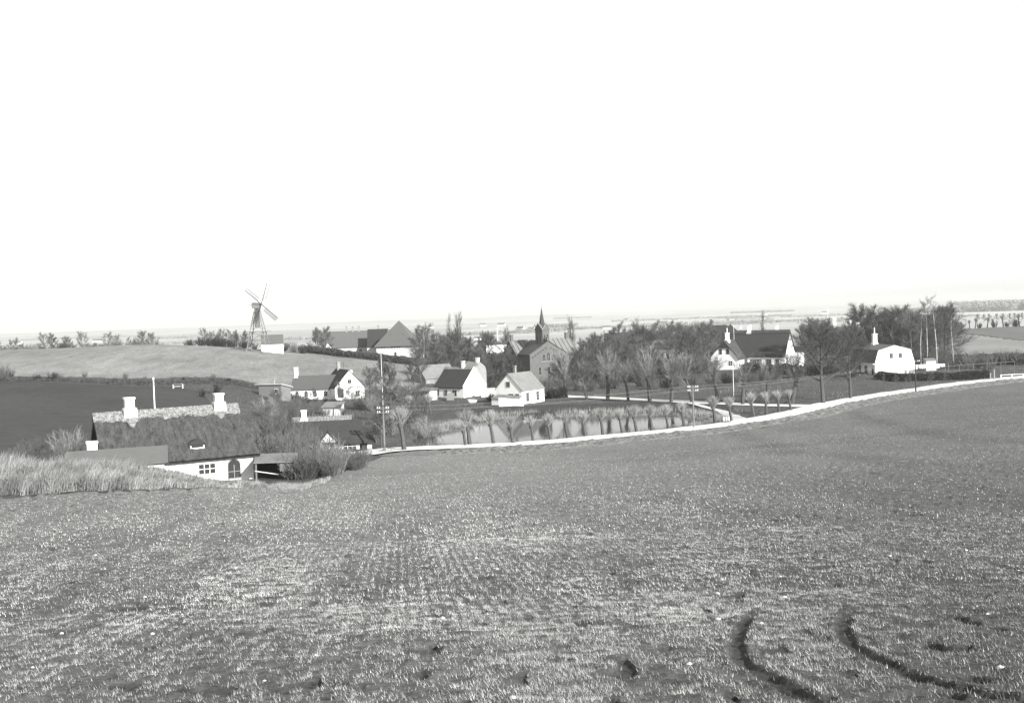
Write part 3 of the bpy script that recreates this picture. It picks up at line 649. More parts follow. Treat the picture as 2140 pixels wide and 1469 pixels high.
# --- second thatched house, half hidden in scrub
rt = root_at('thatched_house', 679, 138, R(-9), 'low dark thatched house half hidden by scrub at the road end', 'house', zr=-16.8)
TL, TW, TE, TR = 10.6, 5.6, 1.6, 4.15
MB().box(-TL/2, TL/2, -TW/2, TW/2, -1, TE).build('wall', m_whited, rt)
hip(rt, TL, TW, TE, TR, 1.2, 2.6, m_thatchd, o=.45, t=.3)
MB().add([(-TL/2+.9, -.5, TR-.12), (TL/2-2.3, -.5, TR-.12), (TL/2-2.3, .5, TR-.12), (-TL/2+.9, .5, TR-.12), (-TL/2+.9, 0, TR+.42), (TL/2-2.3, 0, TR+.42)],
         [(0, 1, 5, 4), (2, 3, 4, 5), (1, 2, 5), (3, 0, 4), (0, 3, 2, 1)]).build('ridge_straw', m_thatchl, rt)
for k in range(17):
    x_ = -2.6+k*.36
    kb = MB()
    for s_ in (-1, 1): kb.tube((x_, s_*.42, TR+.02), (x_, -s_*.14, TR+.75), .035, n=4)
    kb.build('ridge_log', m_wood, rt)
chimney(rt, -2.9, 0, TR-.2, TR+1.15, .62, m_whited, foot=.5)
MB().extr_y([(-1.0, TE), (1.0, TE), (0, TE+1.15)][::-1], -TW/2-.62, -TW/2+.9).build('gable_dormer', m_white, rt)
roof_d = MB()
for s_ in (-1, 1): roof_d.add([(0, -TW/2-.8, TE+1.2), (s_*1.35, -TW/2-.8, TE-.25), (s_*1.35, -TW/2+1, TE-.25), (0, -TW/2+1.2, TE+1.2), (0, -TW/2-.8, TE+1.36), (s_*1.35, -TW/2-.8, TE-.09), (s_*1.35, -TW/2+1, TE-.09), (0, -TW/2+1.2, TE+1.36)],
        [(0, 1, 2, 3), (7, 6, 5, 4), (0, 4, 5, 1), (1, 5, 6, 2), (2, 6, 7, 3)])
roof_d.build('dormer_roof', m_thatchd, rt)
win(rt, 'F', 2.6, .5, 1.6, .9, TW/2, mull=2); win(rt, 'F', -2.6, .5, 1.2, .9, TW/2, mull=1); door(rt, 'F', 4.3, .9, 1.7, TW/2)

# --- chapel-like wing and white gabled house
rt = root_at('long_white_house', 657, 229, R(3), 'long low white house with four arched windows and pantiled roof', 'house', zr=-16.6)
WL, WW = 9.0, 6.4
walls(rt, gable(WW, 2.2, 4.75), WL, m_whited); roof(rt, gable(WW, 2.2, 4.75), WL, m_tile, t=.12, o=.3, xo=.1)
for a in (-3.2, -1.3, .5, 2.7): win(rt, 'F', a, .75, .62, .75, WW/2, mull=1, rail=1, arch=True, mf=m_framed)
chimney(rt, -WL/2+.5, 0, 3.4, 6.5, .68, m_white, foot=1.2)
rt = root_at('gabled_white_house', 714, 228, R(-24), 'white house with dark tiled roof turning its tall gable to the pond', 'house', zr=-17.0)
# local: ridge along x, gable facing front => rotate 90
GW, GE, GR, GL = 6.1, 2.9, 6.25, 10.0
pr = [(-GW/2, GE), (0, GR), (GW/2, GE)]
def walls_y(root, prof, y0, y1, m, base=-1, name='wall'):
    return MB().extr_y([(prof[0][0], base)]+list(prof)+[(prof[-1][0], base)], y0, y1).build(name, m, root) if False else MB().extr_y(([(prof[-1][0], base), (prof[0][0], base)]+list(prof))[::-1], y0, y1).build(name, m, root)
def roof_y(root, prof, y0, y1, m, t=.16, o=.3, name='roof'):
    r_ = roof(root, prof, y1-y0, m, t=t, o=o, xo=0, x0=0, name=name); 
    for v in r_.data.vertices: x_, y_, z_ = v.co; v.co = (y_, y1-x_, z_)
    return r_
walls_y(rt, pr, -GL/2, GL/2, m_white); roof_y(rt, pr, -GL/2-.12, GL/2+.12, m_tiled, t=.14, o=.3)
win(rt, 'F', 0, 3.7, .7, .7, GL/2, mull=1, rail=0, mf=m_framed); win(rt, 'F', 1.6, 1.0, .8, 1.0, GL/2, mull=1, mf=m_framed)
b = MB(); b.box(-GW/2+.02, GW/2-.02, -GL/2-.05, -GL/2-.001, GE-.1, GE+.04).build('string_course', m_framed, rt)
MB().box(-2.6, -1.3, -GL/2-.03, -GL/2-.002, .9, 2.7).build('door', m_woodd, rt)
chimney(rt, -.1, 2.6, GR-.7, GR+1.5, .62, m_grayw); chimney(rt, 1.9, .5, GE+1.6, GE+3.0, .5, m_white)
MB().tube((.1, -.8, GR), (.1, -.8, GR+1.6), .04).build('vent_pipe', m_woodd, rt)
# small sheds there
rt = root_at('low_shed', 571, 213, R(20), 'small shed with long pale sloping roof left of the arched-window house', 'shed', zr=-15.0)
MB().extr_x([(-1.7, -1), (1.7, -1), (1.7, 1.9), (-1.7, 2.6)], -2.5, 2.5).build('wall', m_wood, rt)
MB().add([(-3.2, -2.0, 2.68), (2.8, -2.0, 2.68), (2.8, 2.1, 1.86), (-3.2, 2.1, 1.86), (-3.2, -2, 2.8), (2.8, -2, 2.8), (2.8, 2.1, 1.98), (-3.2, 2.1, 1.98)], [(0, 3, 2, 1), (4, 5, 6, 7), (0, 1, 5, 4), (1, 2, 6, 5), (2, 3, 7, 6), (3, 0, 4, 7)]).build('roof', m_plank, rt)
MB().box(-2.56, -2.51, -1.6, 1.6, -.5, 1.9).build('gable_wall', m_white, rt)
chimney(rt, -.3, .2, 2.3, 3.5, .4, m_grayw); win(rt, 'F', 1.4, 1.0, .7, .8, 1.7, mull=0, rail=0)
rt = root_at('garden_shed', 692, 184, R(12), 'little garden shed with pale roof in front of the white houses', 'shed')
MB().extr_x([(-1.0, -1), (1.0, -1), (1.0, 1.95), (-1.0, 1.35)], -1.5, 1.5).build('wall', m_plank, rt)
MB().add([(-1.75, -1.25, 1.33), (1.7, -1.25, 1.33), (1.7, 1.2, 2.08), (-1.75, 1.2, 2.08), (-1.75, -1.25, 1.43), (1.7, -1.25, 1.43), (1.7, 1.2, 2.18), (-1.75, 1.2, 2.18)], [(0, 3, 2, 1), (4, 5, 6, 7), (0, 1, 5, 4), (1, 2, 6, 5), (2, 3, 7, 6), (3, 0, 4, 7)]).build('roof', m_slate, rt)
MB().box(.35, .45, -1.06, -1.001, -.3, 1.2).build('door_post', m_woodd, rt)

# --- white house with dark thatch (centre)
rt = root_at('white_house', 958, 221, R(38), 'white house with dark thatched roof and bright windowless gable', 'house', zr=-16.9)
WL, WW, WE, WR = 7.9, 6.9, 2.35, 5.9
walls(rt, gable(WW, WE, WR), WL, m_white); roof(rt, gable(WW, WE, WR-.06), WL-.25, m_thatchd, t=.2, o=.3, xo=0)
MB().add([(-WL/2, -.35, WR-.1), (WL/2-.3, -.35, WR-.1), (WL/2-.3, .35, WR-.1), (-WL/2, .35, WR-.1), (-WL/2, 0, WR+.34), (WL/2-.3, 0, WR+.34)],
         [(0, 1, 5, 4), (2, 3, 4, 5), (1, 2, 5), (3, 0, 4), (0, 3, 2, 1)]).build('ridge_straw', m_thatchl, rt)
pb = MB()
for s_ in (-1, 1): pb.add([(WL/2-.12, 0, WR+.05), (WL/2-.12, s_*WW/2, WE+.0), (WL/2+.02, s_*WW/2, WE+.0), (WL/2+.02, 0, WR+.05), (WL/2-.12, 0, WR+.42), (WL/2-.12, s_*(WW/2+.15), WE+.28), (WL/2+.02, s_*(WW/2+.15), WE+.28), (WL/2+.02, 0, WR+.42)],
        [(0, 3, 2, 1), (4, 5, 6, 7), (0, 1, 5, 4), (1, 2, 6, 5), (2, 3, 7, 6)])
pb.build('gable_coping', m_white, rt)
for a, w_ in ((-2.7, .35), (-.7, .7), (1.6, 1.0)): win(rt, 'F', a, .8, w_, 1.0, WW/2, mull=1 if w_ > .5 else 0, mf=m_framed)
win(rt, 'R', .1, 3.2, .25, .9, WL/2, mull=0, rail=0); chimney(rt, 1.1, 0, WR-.2, WR+1.4, .55, m_white)
# pale ruinous gable behind it
rt = root_at('rear_gable_wall', 992, 234, R(35), 'grey-white gable end with stub chimney behind the dark thatched house', 'house', zr=-16.6)
MB().extr_x([(-2.6, -1), (2.3, -1), (2.3, 4.4), (1.9, 5.2), (.2, 6.2), (-2.6, 4.0)], -2.2, 1.2).build('wall', m_grayw, rt)
chimney(rt, .6, .1, 5.5, 7.0, .6, m_whited); win(rt, 'R', -1.6, 4.3, .8, .8, 1.2, mull=0, rail=0)
MB().extr_x([(-2.8, 3.95), (.2, 6.25), (2.0, 5.25), (2.0, 5.4), (.2, 6.42), (-2.8, 4.12)], -2.3, .9).build('roof', m_slate, rt)
# pale low yard wall between the two houses
rt = root_at('yard_wall', 1021, 216, R(0), 'bright white yard wall between the two white houses', 'wall'); MB().box(-1.7, 1.5, -.2, .2, -.5, 1.6).build('panel', m_white, rt); MB().box(-1.75, 1.55, -.25, .25, 1.6, 1.68).build('coping', m_whited, rt)
# --- white house with pale slate roof
rt = root_at('slate_roofed_house', 1083, 200, R(-53)+PI/2*0, 'white house with pale slate roof and low lean-to facing the pond', 'house', zr=-16.8)
rt.rotation_euler = (0, 0, R(53))
# local: x = ridge pointing back right; left end (-x) gable faces front-left
SL, SW, SE_, SR = 6.8, 6.1, 2.75, 5.7
walls(rt, gable(SW, SE_, SR), SL, m_white); roof(rt, gable(SW, SE_, SR), SL, m_slate, t=.1, o=.22, xo=.12)
win(rt, 'L', 0, 3.4, .75, .85, SL/2, mull=1, rail=0, mf=m_framed); win(rt, 'L', .6, .95, .95, 1.15, SL/2, mull=1, mf=m_framed); win(rt, 'L', 2.0, .95, .75, 1.15, SL/2, mull=1, mf=m_framed)
win(rt, 'F', -1.8, .75, .75, 1.5, SW/2, mull=1, rail=2, mf=m_framed); win(rt, 'F', 1.3, .75, .75, 1.5, SW/2, mull=1, rail=2, mf=m_framed)
chimney(rt, -1.2, 0, SR-.2, SR+1.25, .4, m_grayw)
an = MB().extr_x([(-2.9, -1), (2.0, -1), (2.0, 1.5), (-2.9, 1.2)], -SL/2-2.4, -SL/2-.02).build('lean_to', m_white, rt)
MB().add([(-SL/2-2.55, -3.0, 1.2), (-SL/2-.03, -3.0, 1.75), (-SL/2-.03, 2.1, 1.95), (-SL/2-2.55, 2.1, 1.5), (-SL/2-2.55, -3.0, 1.3), (-SL/2-.03, -3.0, 1.85), (-SL/2-.03, 2.1, 2.05), (-SL/2-2.55, 2.1, 1.6)], [(0, 3, 2, 1), (4, 5, 6, 7), (0, 1, 5, 4), (1, 2, 6, 5), (2, 3, 7, 6), (3, 0, 4, 7)]).build('lean_to_roof', m_slate, an)
rt = root_at('garden_wall', 1060, 192, R(-10), 'low white garden wall stepping down before the slate-roofed house', 'wall')
MB().add([(-1.8, -.15, -.6), (2.6, -.15, -.6), (2.6, .15, -.6), (-1.8, .15, -.6), (-1.8, -.15, 1.5), (2.6, -.15, 1.0), (2.6, .15, 1.0), (-1.8, .15, 1.5)], [(0, 3, 2, 1), (4, 5, 6, 7), (0, 1, 5, 4), (1, 2, 6, 5), (2, 3, 7, 6), (3, 0, 4, 7)]).build('panel', m_white, rt)
# shed left of white house
rt = root_at('tool_shed', 889, 214, R(40), 'small shed with one pale wall left of the dark thatched house', 'shed', zr=-16.6)
MB().extr_x([(-1.1, -1), (1.1, -1), (1.1, 2.2), (-1.1, 1.8)], -1.6, 1.6).build('wall', m_woodd, rt); MB().box(1.602, 1.66, -1.1, 1.1, -.5, 1.85).build('end_wall', m_plank, rt)
MB().add([(-1.8, -1.3, 1.82), (1.85, -1.3, 1.82), (1.85, 1.3, 2.28), (-1.8, 1.3, 2.28), (-1.8, -1.3, 1.9), (1.85, -1.3, 1.9), (1.85, 1.3, 2.36), (-1.8, 1.3, 2.36)], [(0, 3, 2, 1), (4, 5, 6, 7), (0, 1, 5, 4), (1, 2, 6, 5), (2, 3, 7, 6), (3, 0, 4, 7)]).build('roof', m_wood, rt)
x, y = on(938, 210); cf = MB(); cf.add([(-.7, -.8, .1), (.7, -.8, .1), (.7, .8, 1.3), (-.7, .8, 1.3), (-.7, -.8, .2), (.7, -.8, .2), (.7, .8, 1.4), (-.7, .8, 1.4)], [(0, 3, 2, 1), (4, 5, 6, 7), (0, 1, 5, 4), (1, 2, 6, 5), (2, 3, 7, 6), (3, 0, 4, 7)])
for s_ in (-.6, .6): cf.box(s_-.04, s_+.04, .7, .78, -.4, 1.28)
cf = tag(cf.build('cellar_hatch', m_wood, None), 'slanting grey board hatch in front of the dark thatched house', 'hatch'); cf.location = (x, y, gz(x, y))
x, y = on(983, 203); tb = MB(); n = 12
vs = [(1.0*math.cos(2*PI*k/n), .5*math.sin(2*PI*k/n), .55) for k in range(n)]+[(.7*math.cos(2*PI*k/n), .33*math.sin(2*PI*k/n), .0) for k in range(n)]+[(.9*math.cos(2*PI*k/n), .42*math.sin(2*PI*k/n), .55) for k in range(n)]+[(.65*math.cos(2*PI*k/n), .3*math.sin(2*PI*k/n), .08) for k in range(n)]
tb.add(vs, [(k, (k+1) % n, n+(k+1) % n, n+k)[::-1] for k in range(n)]+[(k, (k+1) % n, 2*n+(k+1) % n, 2*n+k) for k in range(n)]+[(2*n+k, 2*n+(k+1) % n, 3*n+(k+1) % n, 3*n+k) for k in range(n)]+[tuple(range(3*n, 4*n))])
tb = tag(tb.build('tub', m_white, None), 'white tub lying on the dark lawn between the white houses', 'tub'); tb.location = (x, y, gz(x, y)); tb.rotation_euler = (0, .1, .3)

# --- farmhouse with pale thatch behind the tree and dark boarded hut
rt = root_at('small_barn', 905, 252, R(-35), 'small barn with pale weathered roof left behind the dark thatched house', 'barn', zr=-16.2)
walls(rt, gable(6, 1.9, 4.6), 8, m_grayw); roof(rt, gable(6, 1.9, 4.6), 8, m_slate, t=.2, o=.3); door(rt, 'F', 1.5, 1.1, 1.8, 3)
rt = root_at('boarded_hut', 897, 285, R(0), 'tall dark boarded hut standing among the trees left of the church', 'hut', zr=-15.8)
MB().box(-1.3, 1.3, -1.3, 1.3, -1, 3.6).build('wall', m_woodd, rt); hip(rt, 2.6, 2.6, 3.6, 4.7, 1.6, 1.6, m_tiled, o=.3, t=.1); win(rt, 'F', 0, 1.8, .7, .8, 1.3, mf=m_framed)

# --- church
rt = root_at('church', 1122, 272, R(-24), 'brick church with broad gable front, square turret and slender spire', 'church', zr=-17.1)
NW, NE, NR = 10.0, 6.7, 9.75
npf = [(-NW/2, NE), (0, NR), (NW/2, NE)]
walls_y(rt, npf, -6.5, 5.5, m_brick, name='nave_wall'); roof_y(rt, npf, -6.65, 5.5, m_leadd, t=.14, o=.35, name='nave_roof')
tp = [(-4.2, 6.5), (0, 9.9), (4.2, 6.5)]
w_ = MB().extr_x(([(-4.2, -1)]+tp+[(4.2, -1)])[::-1], -5.4, 11.2)
for v_i, v in enumerate(w_.v): w_.v[v_i] = (v[0], v[1]+4.2, v[2])
w_.build('transept_wall', m_brick, rt)
r_ = roof(rt, tp, 16.6, m_lead, t=.14, o=.3, x0=-5.4, name='transept_roof')
for v in r_.data.vertices: v.co.y += 4.2
sb = MB()
for k in range(15):
    x_ = -5.35+k*1.18
    for s_ in (-1,): sb.add([(x_-.035, 4.2-4.45, 6.5), (x_+.035, 4.2-4.45, 6.5), (x_+.035, 4.2, 10.07), (x_-.035, 4.2, 10.07), (x_-.035, 4.2-4.45, 6.62), (x_+.035, 4.2-4.45, 6.62), (x_+.035, 4.2, 10.18), (x_-.035, 4.2, 10.18)], [(0, 3, 2, 1), (4, 5, 6, 7), (0, 1, 5, 4), (1, 2, 6, 5), (2, 3, 7, 6), (3, 0, 4, 7)])
sb.build('roof_seam', m_leadd, rt)
# stepped frieze under the gable
for s_ in (-1, 1):
    for k in range(6):
        x_ = s_*(.75+k*.68); z_ = NR-1.02-abs(x_)*(NR-NE)/(NW/2)
        MB().box(x_-.16, x_+.16, -6.56, -6.502, z_-.32, z_).build('frieze_niche', m_tiled, rt)
for a, h_ in ((-1.25, 1.15), (0, 1.6), (1.25, 1.15)): win(rt, 'F', a, 5.05, .8, h_, 6.5, arch=True, mull=1, rail=1, mf=m_framed)
MB().box(-2.2, 2.2, -6.62, -6.502, 4.78, 4.9).build('sill_course', m_framed, rt)
for a in (-2.4, 0, 2.6): win(rt, 'F', a, 1.8, .7, 1.5, 6.5, arch=True, mull=0, rail=1, mf=m_framed)
win(rt, 'L', 3, 2.5, .7, 1.6, NW/2, arch=True, mull=0, mf=m_framed)
MB().extr_y([(-5.12, NE-.25), (-4.9, NE-.25), (0, NR-.28), (4.9, NE-.25), (5.12, NE-.25), (5.12, NE+.02), (0, NR+.06), (-5.12, NE+.02)][::-1], -6.72, -6.64).build('gable_cornice', m_cream, rt) if False else None
for k in range(11): MB().box(5.5+k*.5, 5.72+k*.5, -.07, -.002, 5.75, 6.1).build('frieze_niche', m_tiled, rt)
tz0, tz1 = 8.0, 12.5; tw = 1.2
tr = MB().box(-tw, tw, -tw, tw, tz0, tz1).build('tower', m_brick, rt); tr.rotation_euler = (0, 0, R(21)); tr.location = (0, -3.4, 0)
tg = MB(); tg.extr_x([(-tw-.12, tz1), (tw+.12, tz1), (0, tz1+1.5)], -tw-.12, tw+.12); tg.extr_y([(-tw-.12, tz1), (tw+.12, tz1), (0, tz1+1.5)][::-1], -tw-.12, tw+.12); tg.build('tower_gables', m_brick, tr)
cb = MB()
for ax in range(4):
    c_, s_ = math.cos(ax*PI/2), math.sin(ax*PI/2)
    for sg in (-1, 1):
        q = [(0, tz1+1.52), (sg*(tw+.25), tz1-.1), (sg*(tw+.25), tz1+.06), (0, tz1+1.68)]
        vs = [(x_, d_, z_) for d_ in (-tw-.22, -tw-.05) for x_, z_ in q]; vs = [(x_*c_-y_*s_, x_*s_+y_*c_, z_) for x_, y_, z_ in vs]
        cb.add(vs, [(0, 1, 2, 3), (7, 6, 5, 4), (0, 4, 5, 1), (1, 5, 6, 2), (2, 6, 7, 3), (3, 7, 4, 0)])
cb.build('tower_coping', m_framed, tr)
for f_ in 'FRLB':
    for a in (-.5, .5): win(tr, f_, a, tz0+1.6, .42, 1.5, tw, mull=0, rail=3, arch=True, mf=m_brick, name='louvre')
sp_ = MB(); n = 8; zb = tz1+.15; vs = [(.95*math.cos(2*PI*k/n+PI/8), .95*math.sin(2*PI*k/n+PI/8), zb) for k in range(n)]+[(0, 0, zb+5.4)]
sp_.add(vs, [(k, (k+1) % n, n) for k in range(n)]+[tuple(range(n-1, -1, -1))]).build('spire', m_leadd, tr)
MB().tube((0, 0, zb+5.3), (0, 0, zb+5.9), .04).build('finial', m_woodd, tr)
chimney(rt, -4.9, 4.2, 9.4, 11.3, .7, m_brick); chimney(rt, 10.4, 4.2, 9.4, 11.3, .7, m_brick); chimney(rt, .2, -5.9, 9.5, 10.6, .6, m_brick)
# white low building and flagpole behind the church
rt = root_at('white_outbuilding', 1053, 300, R(0), 'long low white building half hidden left behind the church', 'building', zr=-17.2)
walls(rt, gable(5, 6.3, 8.2), 9, m_grayw); roof(rt, gable(5, 6.3, 8.2), 9, m_whited, t=.12)

# --- long school-like house with pyramid roof
rt = root_at('pyramid_roofed_house', 836, 335, R(8), 'pale building under a huge steep pyramid roof', 'building', zr=-12.1)
hwid = 11.6
MB().box(-hwid/2, hwid/2, -hwid/2, hwid/2, -1.5, 3.75).build('wall', m_cream, rt)
hip(rt, hwid, hwid, 3.75, 10.6, hwid/2+.65, hwid/2+.65, m_tilem, o=.65, t=.12)
MB().box(-hwid/2-.05, hwid/2+.05, -hwid/2-.05, -hwid/2-.002, 2.15, 2.3).build('string_course', m_white, rt)
for a in (-4.2, -3.4, -1.0, -.2, .6, 1.4, 3.9, 4.7): win(rt, 'F', a, 2.55, .42, .95, hwid/2, mull=0, rail=1, mf=m_cream)
win(rt, 'F', 0, .2, .7, .8, hwid/2, arch=True, mf=m_cream, mull=0); 
win(rt, 'R', 0, 1.0, .8, 1.2, hwid/2, mf=m_cream)
MB().extr_x([(-1.5, -1), (1.5, -1), (1.5, 1.7), (0, 2.5), (-1.5, 1.7)], hwid/2, hwid/2+1.3).build('porch', m_cream, rt)
for a in (-1.9, 2.0): MB().box(a-.3, a+.3, -hwid/2+2.2, -hwid/2+2.6, 6.1, 6.6).build('roof_vent', m_tiled, rt)
rt = root_at('long_tiled_house', 745, 352, R(-5), 'long low house with tiled roof and five chimneys joined to the pyramid', 'house', zr=-12.6)
LL = 21.5
walls(rt, gable(8.4, 3.5, 8.2), LL, m_cream); roof(rt, gable(8.4, 3.5, 8.2), LL, m_tilem, t=.14, o=.5)
for a in (-10.2, -2.9, -.9, 1.0, 7.2): chimney(rt, a, 0, 7.9, 9.7, .62, m_grayw)
for a in (1.5, 4.2, 5.5, 7.2, 8.2): win(rt, 'F', a, 1.2, .8, 1.4, 4.2, mf=m_cream)
pr2 = [(-2.1, 2.4), (0, 5.2), (2.1, 2.4)]; w2 = MB().extr_y(([(2.1, -1), (-2.1, -1)]+pr2)[::-1], -6.6, -3.2); 
for i_, v in enumerate(w2.v): w2.v[i_] = (v[0]-8.4, v[1], v[2])
cg = w2.build('cross_gable', m_cream, rt); r2 = roof_y(rt, pr2, -6.9, -1.5, m_tilem, t=.12, o=.3, name='cross_gable_roof')
for v in r2.data.vertices: v.co.x -= 8.4
win(rt, 'F', -8.4, 2.6, 1.0, 1.0, 6.6, mull=2, mf=m_white)
rt = root_at('link_roof', 791, 346, R(-3), 'dark tiled link between the long house and the pyramid roof', 'building', zr=-12.6)
walls(rt, gable(8.2, 3.4, 8.6), 6.4, m_cream); roof(rt, gable(8.2, 3.4, 8.6), 6.4, m_tiled, t=.12, o=.4, xo=0)

# --- windmill and cottage
rt = root_at('windmill', 541, 283, R(0), 'skeletal windmill on lattice legs with slatted sails on the hill', 'windmill', zr=-7.4)
topz, bw_, tw_ = 10.6, 2.6, .55
gzp = 4.6
for sx in (-1, 1):
    for sy in (-1, 1): MB().tube((sx*bw_, sy*bw_, -.5), (sx*tw_, sy*tw_, topz), .13, .10, 6).build('leg', m_wood, rt)
for k in range(4):
    z0 = [.2, 2.4, 5.0, 7.6][k]; z1 = [2.4, 4.6, 7.6, topz-.2][k]; w0 = bw_+(tw_-bw_)*z0/topz; w1 = bw_+(tw_-bw_)*z1/topz; b = MB()
    for s_ in (-1, 1):
        b.tube((-w0, s_*w0, z0), (w1, s_*w1, z1), .06, n=4); b.tube((w0, s_*w0, z0), (-w1, s_*w1, z1), .06, n=4)
        b.tube((s_*w0, -w0, z0), (s_*w1, w1, z1), .06, n=4); b.tube((-w1, s_*w1, z1), (w1, s_*w1, z1), .06, n=4)
    b.build('brace', m_wood, rt)
MB().extr_x([(-.75, 5.6), (.75, 5.6), (.42, topz), (-.42, topz)], -.5, .5).build('shaft_housing', m_wood, rt)
pl = MB(); pl.box(-2.7, 2.7, -2.7, 2.7, gzp, gzp+.12); pl.build('gallery', m_wood, rt)
cpp = MB(); cpp.box(-1.2, .8, -.7, .7, topz, topz+.9); cpp.extr_x([(-.8, topz+.9), (.8, topz+.9), (0, topz+1.5)], -1.3, .9); cpp.build('cap', m_wood, rt)
MB().tube((-1.0, 0, topz+.6), (-4.0, -.3, topz+1.7), .09, .05).build('tail_pole', m_wood, rt)
MB().tube((.7, -.2, topz+.9), (1.5, -.9, topz+1.0), .16).build('axle', m_wood, rt)
hub = Vector((1.35, -.85, topz+1.0)); yaw = R(35)
ex = Vector((math.cos(yaw), math.sin(yaw), 0)); ez = Vector((0, 0, 1))
for a_ in (72, 162, 252, 342):
    an_ = R(a_-24 if a_ in (162, 342) else a_); an_ = R(a_)
    if a_ in (162, 342): an_ = R(a_-22)
    d = ex*math.cos(an_)+ez*math.sin(an_); pz = -ex*math.sin(an_)+ez*math.cos(an_); b = MB(); ln = 5.7
    b.tube(hub, hub+d*ln, .13, .08, 5)
    for k in range(13):
        p = hub+d*(1.5+k*.33); b.tube(p-pz*.1, p-pz*1.0, .075, n=4)
    b.tube(hub+d*1.5-pz*.95, hub+d*5.5-pz*.95, .05, n=4); b.build('sail', m_woodd, rt)
rt = root_at('mill_cottage', 570, 292, R(-12), 'small white cottage with dark roof at the foot of the windmill', 'cottage', zr=-8.8)
walls(rt, gable(4.6, 2.6, 4.9), 5.6, m_white); roof(rt, gable(4.6, 2.6, 4.9), 5.6, m_tilem, t=.1, o=.2, xo=.1)

# --- half-hipped thatched farmhouse on the right
rt = root_at('thatched_farmhouse', 1581, 262, R(30), 'big thatched farmhouse with projecting half-hipped wing and white walls', 'house', zr=-15.3)
HL_, HW, HE, HR = 16.0, 9.0, 3.0, 8.4
hp = gable(HW, HE, HR)
walls(rt, hp, HL_, m_white); roof(rt, hp, HL_-.2, m_thatchd, t=.34, o=.45, xo=.35)
MB().add([(-HL_/2, -.6, HR-.15), (HL_/2+.2, -.6, HR-.15), (HL_/2+.2, .6, HR-.15), (-HL_/2, .6, HR-.15), (-HL_/2, 0, HR+.55), (HL_/2+.2, 0, HR+.55)],
         [(0, 1, 5, 4), (2, 3, 4, 5), (1, 2, 5), (3, 0, 4), (0, 3, 2, 1)]).build('ridge_straw', m_thatch, rt)
for a, w_ in ((-1.2, .7), (.6, 1.4), (2.0, 1.1), (4.3, 1.1), (6.3, .7)): win(rt, 'F', a, .75, w_, 1.45, HW/2, mull=2 if w_ > 1.2 else 1, rail=2, mf=m_framed)
for a in (-.6, 1.2): win(rt, 'R', a, 3.9, .45, 1.1, HL_/2, mull=0, rail=1, mf=m_framed)
win(rt, 'R', -2.6, .9, .8, 1.5, HL_/2, mf=m_framed); win(rt, 'R', 2.2, .9, 1.0, 1.4, HL_/2, mf=m_framed)
MB().add([(HL_/2+.005, -1.75, 6.3), (HL_/2+.005, 1.75, 6.3), (HL_/2+.005, 0, HR-.05), (HL_/2+.07, -1.75, 6.3), (HL_/2+.07, 1.75, 6.3), (HL_/2+.07, 0, HR-.05)], [(0, 2, 1), (3, 4, 5), (0, 1, 4, 3), (1, 2, 5, 4), (2, 0, 3, 5)]).build('gable_boarding', m_framed, rt)
# projecting wing: local x offset -5.2, towards the front
wx = -4.9; wp = [(-3.3, 3.0), (0, 6.6), (3.3, 3.0)]
def shift(o, dx=0, dy=0):
    for v in o.data.vertices: v.co.x += dx; v.co.y += dy
    return o
shift(walls_y(rt, wp, -9.0, -2.0, m_white, name='wing_wall'), wx)
shift(roof_y(rt, wp, -9.35, -1.0, m_thatch, t=.34, o=.75, name='wing_roof'), wx)
MB().extr_y([(wx-1.35, 5.15), (wx+1.35, 5.15), (wx, 6.62)][::-1], -9.3, -9.005).build('half_hip', m_thatchd, rt)
for a in (-.85, .85): win(rt, 'F', wx+a, 3.75, .6, 1.15, 9.0, mull=0, rail=1, mf=m_framed)
win(rt, 'F', wx-1.9, 1.2, .9, 1.0, 9.0, mull=0, rail=0, mf=m_framed); win(rt, 'F', wx+1.5, 1.0, .9, 1.1, 9.0, mull=1, mf=m_whited)
chimney(rt, wx+.1, -6.8, 6.3, 8.5, .75, m_white, foot=.7, pot=1.2)
chimney(rt, -1.6, 0, 8.0, 10.0, .8, m_white, foot=.6); chimney(rt, 4.9, .4, 8.0, 9.8, .6, m_white); chimney(rt, -3.9, .5, 8.2, 9.9, .4, m_whited)
MB().box(HL_/2+.02, HL_/2+2.6, .4, 3.2, -.5, 3.4).build('annex', m_white, rt)
MB().tube((wx+.2, -2.2, 6.9), (wx+.2, -2.2, 10.2), .04).build('aerial_pole', m_white, rt)

# --- gambrel house
rt = root_at('gambrel_house', 1844, 243, R(-9), 'white house with gambrel roof, blank bright gable and tall chimney', 'house', zr=-17.1)
gp = [(-4.6, 3.3), (-3.75, 6.0), (0, 7.0), (3.75, 6.0), (4.6, 3.3)]
walls_y(rt, gp, -5.5, 5.5, m_white); roof_y(rt, gp, -5.35, 5.6, m_tilem, t=.12, o=.22)
for a in (-.9, 1.2): win(rt, 'F', a+.1, 4.3, .62, 1.0, 5.5, mull=1, rail=0, mf=m_framed)
for a in (-4.4, -1.5, 1.4): win(rt, 'L', a, .7, 1.1, 1.9, 4.6, mull=1, rail=0, mf=m_framed)
door(rt, 'L', 4.4, .8, 2.4, 4.6); chimney(rt, -.2, 3.0, 6.4, 9.3, .85, m_white, foot=1.0, pot=1.4)
for s_ in (-2.95, -0.05, 2.85): MB().box(-4.65, -4.602, -s_-.1, -s_+.1, 0, 3.1).build('pilaster', m_white, rt)
MB().box(-5.0, -4.62, -5.4, 5.4, 3.08, 3.22).build('gutter_board', m_white, rt)
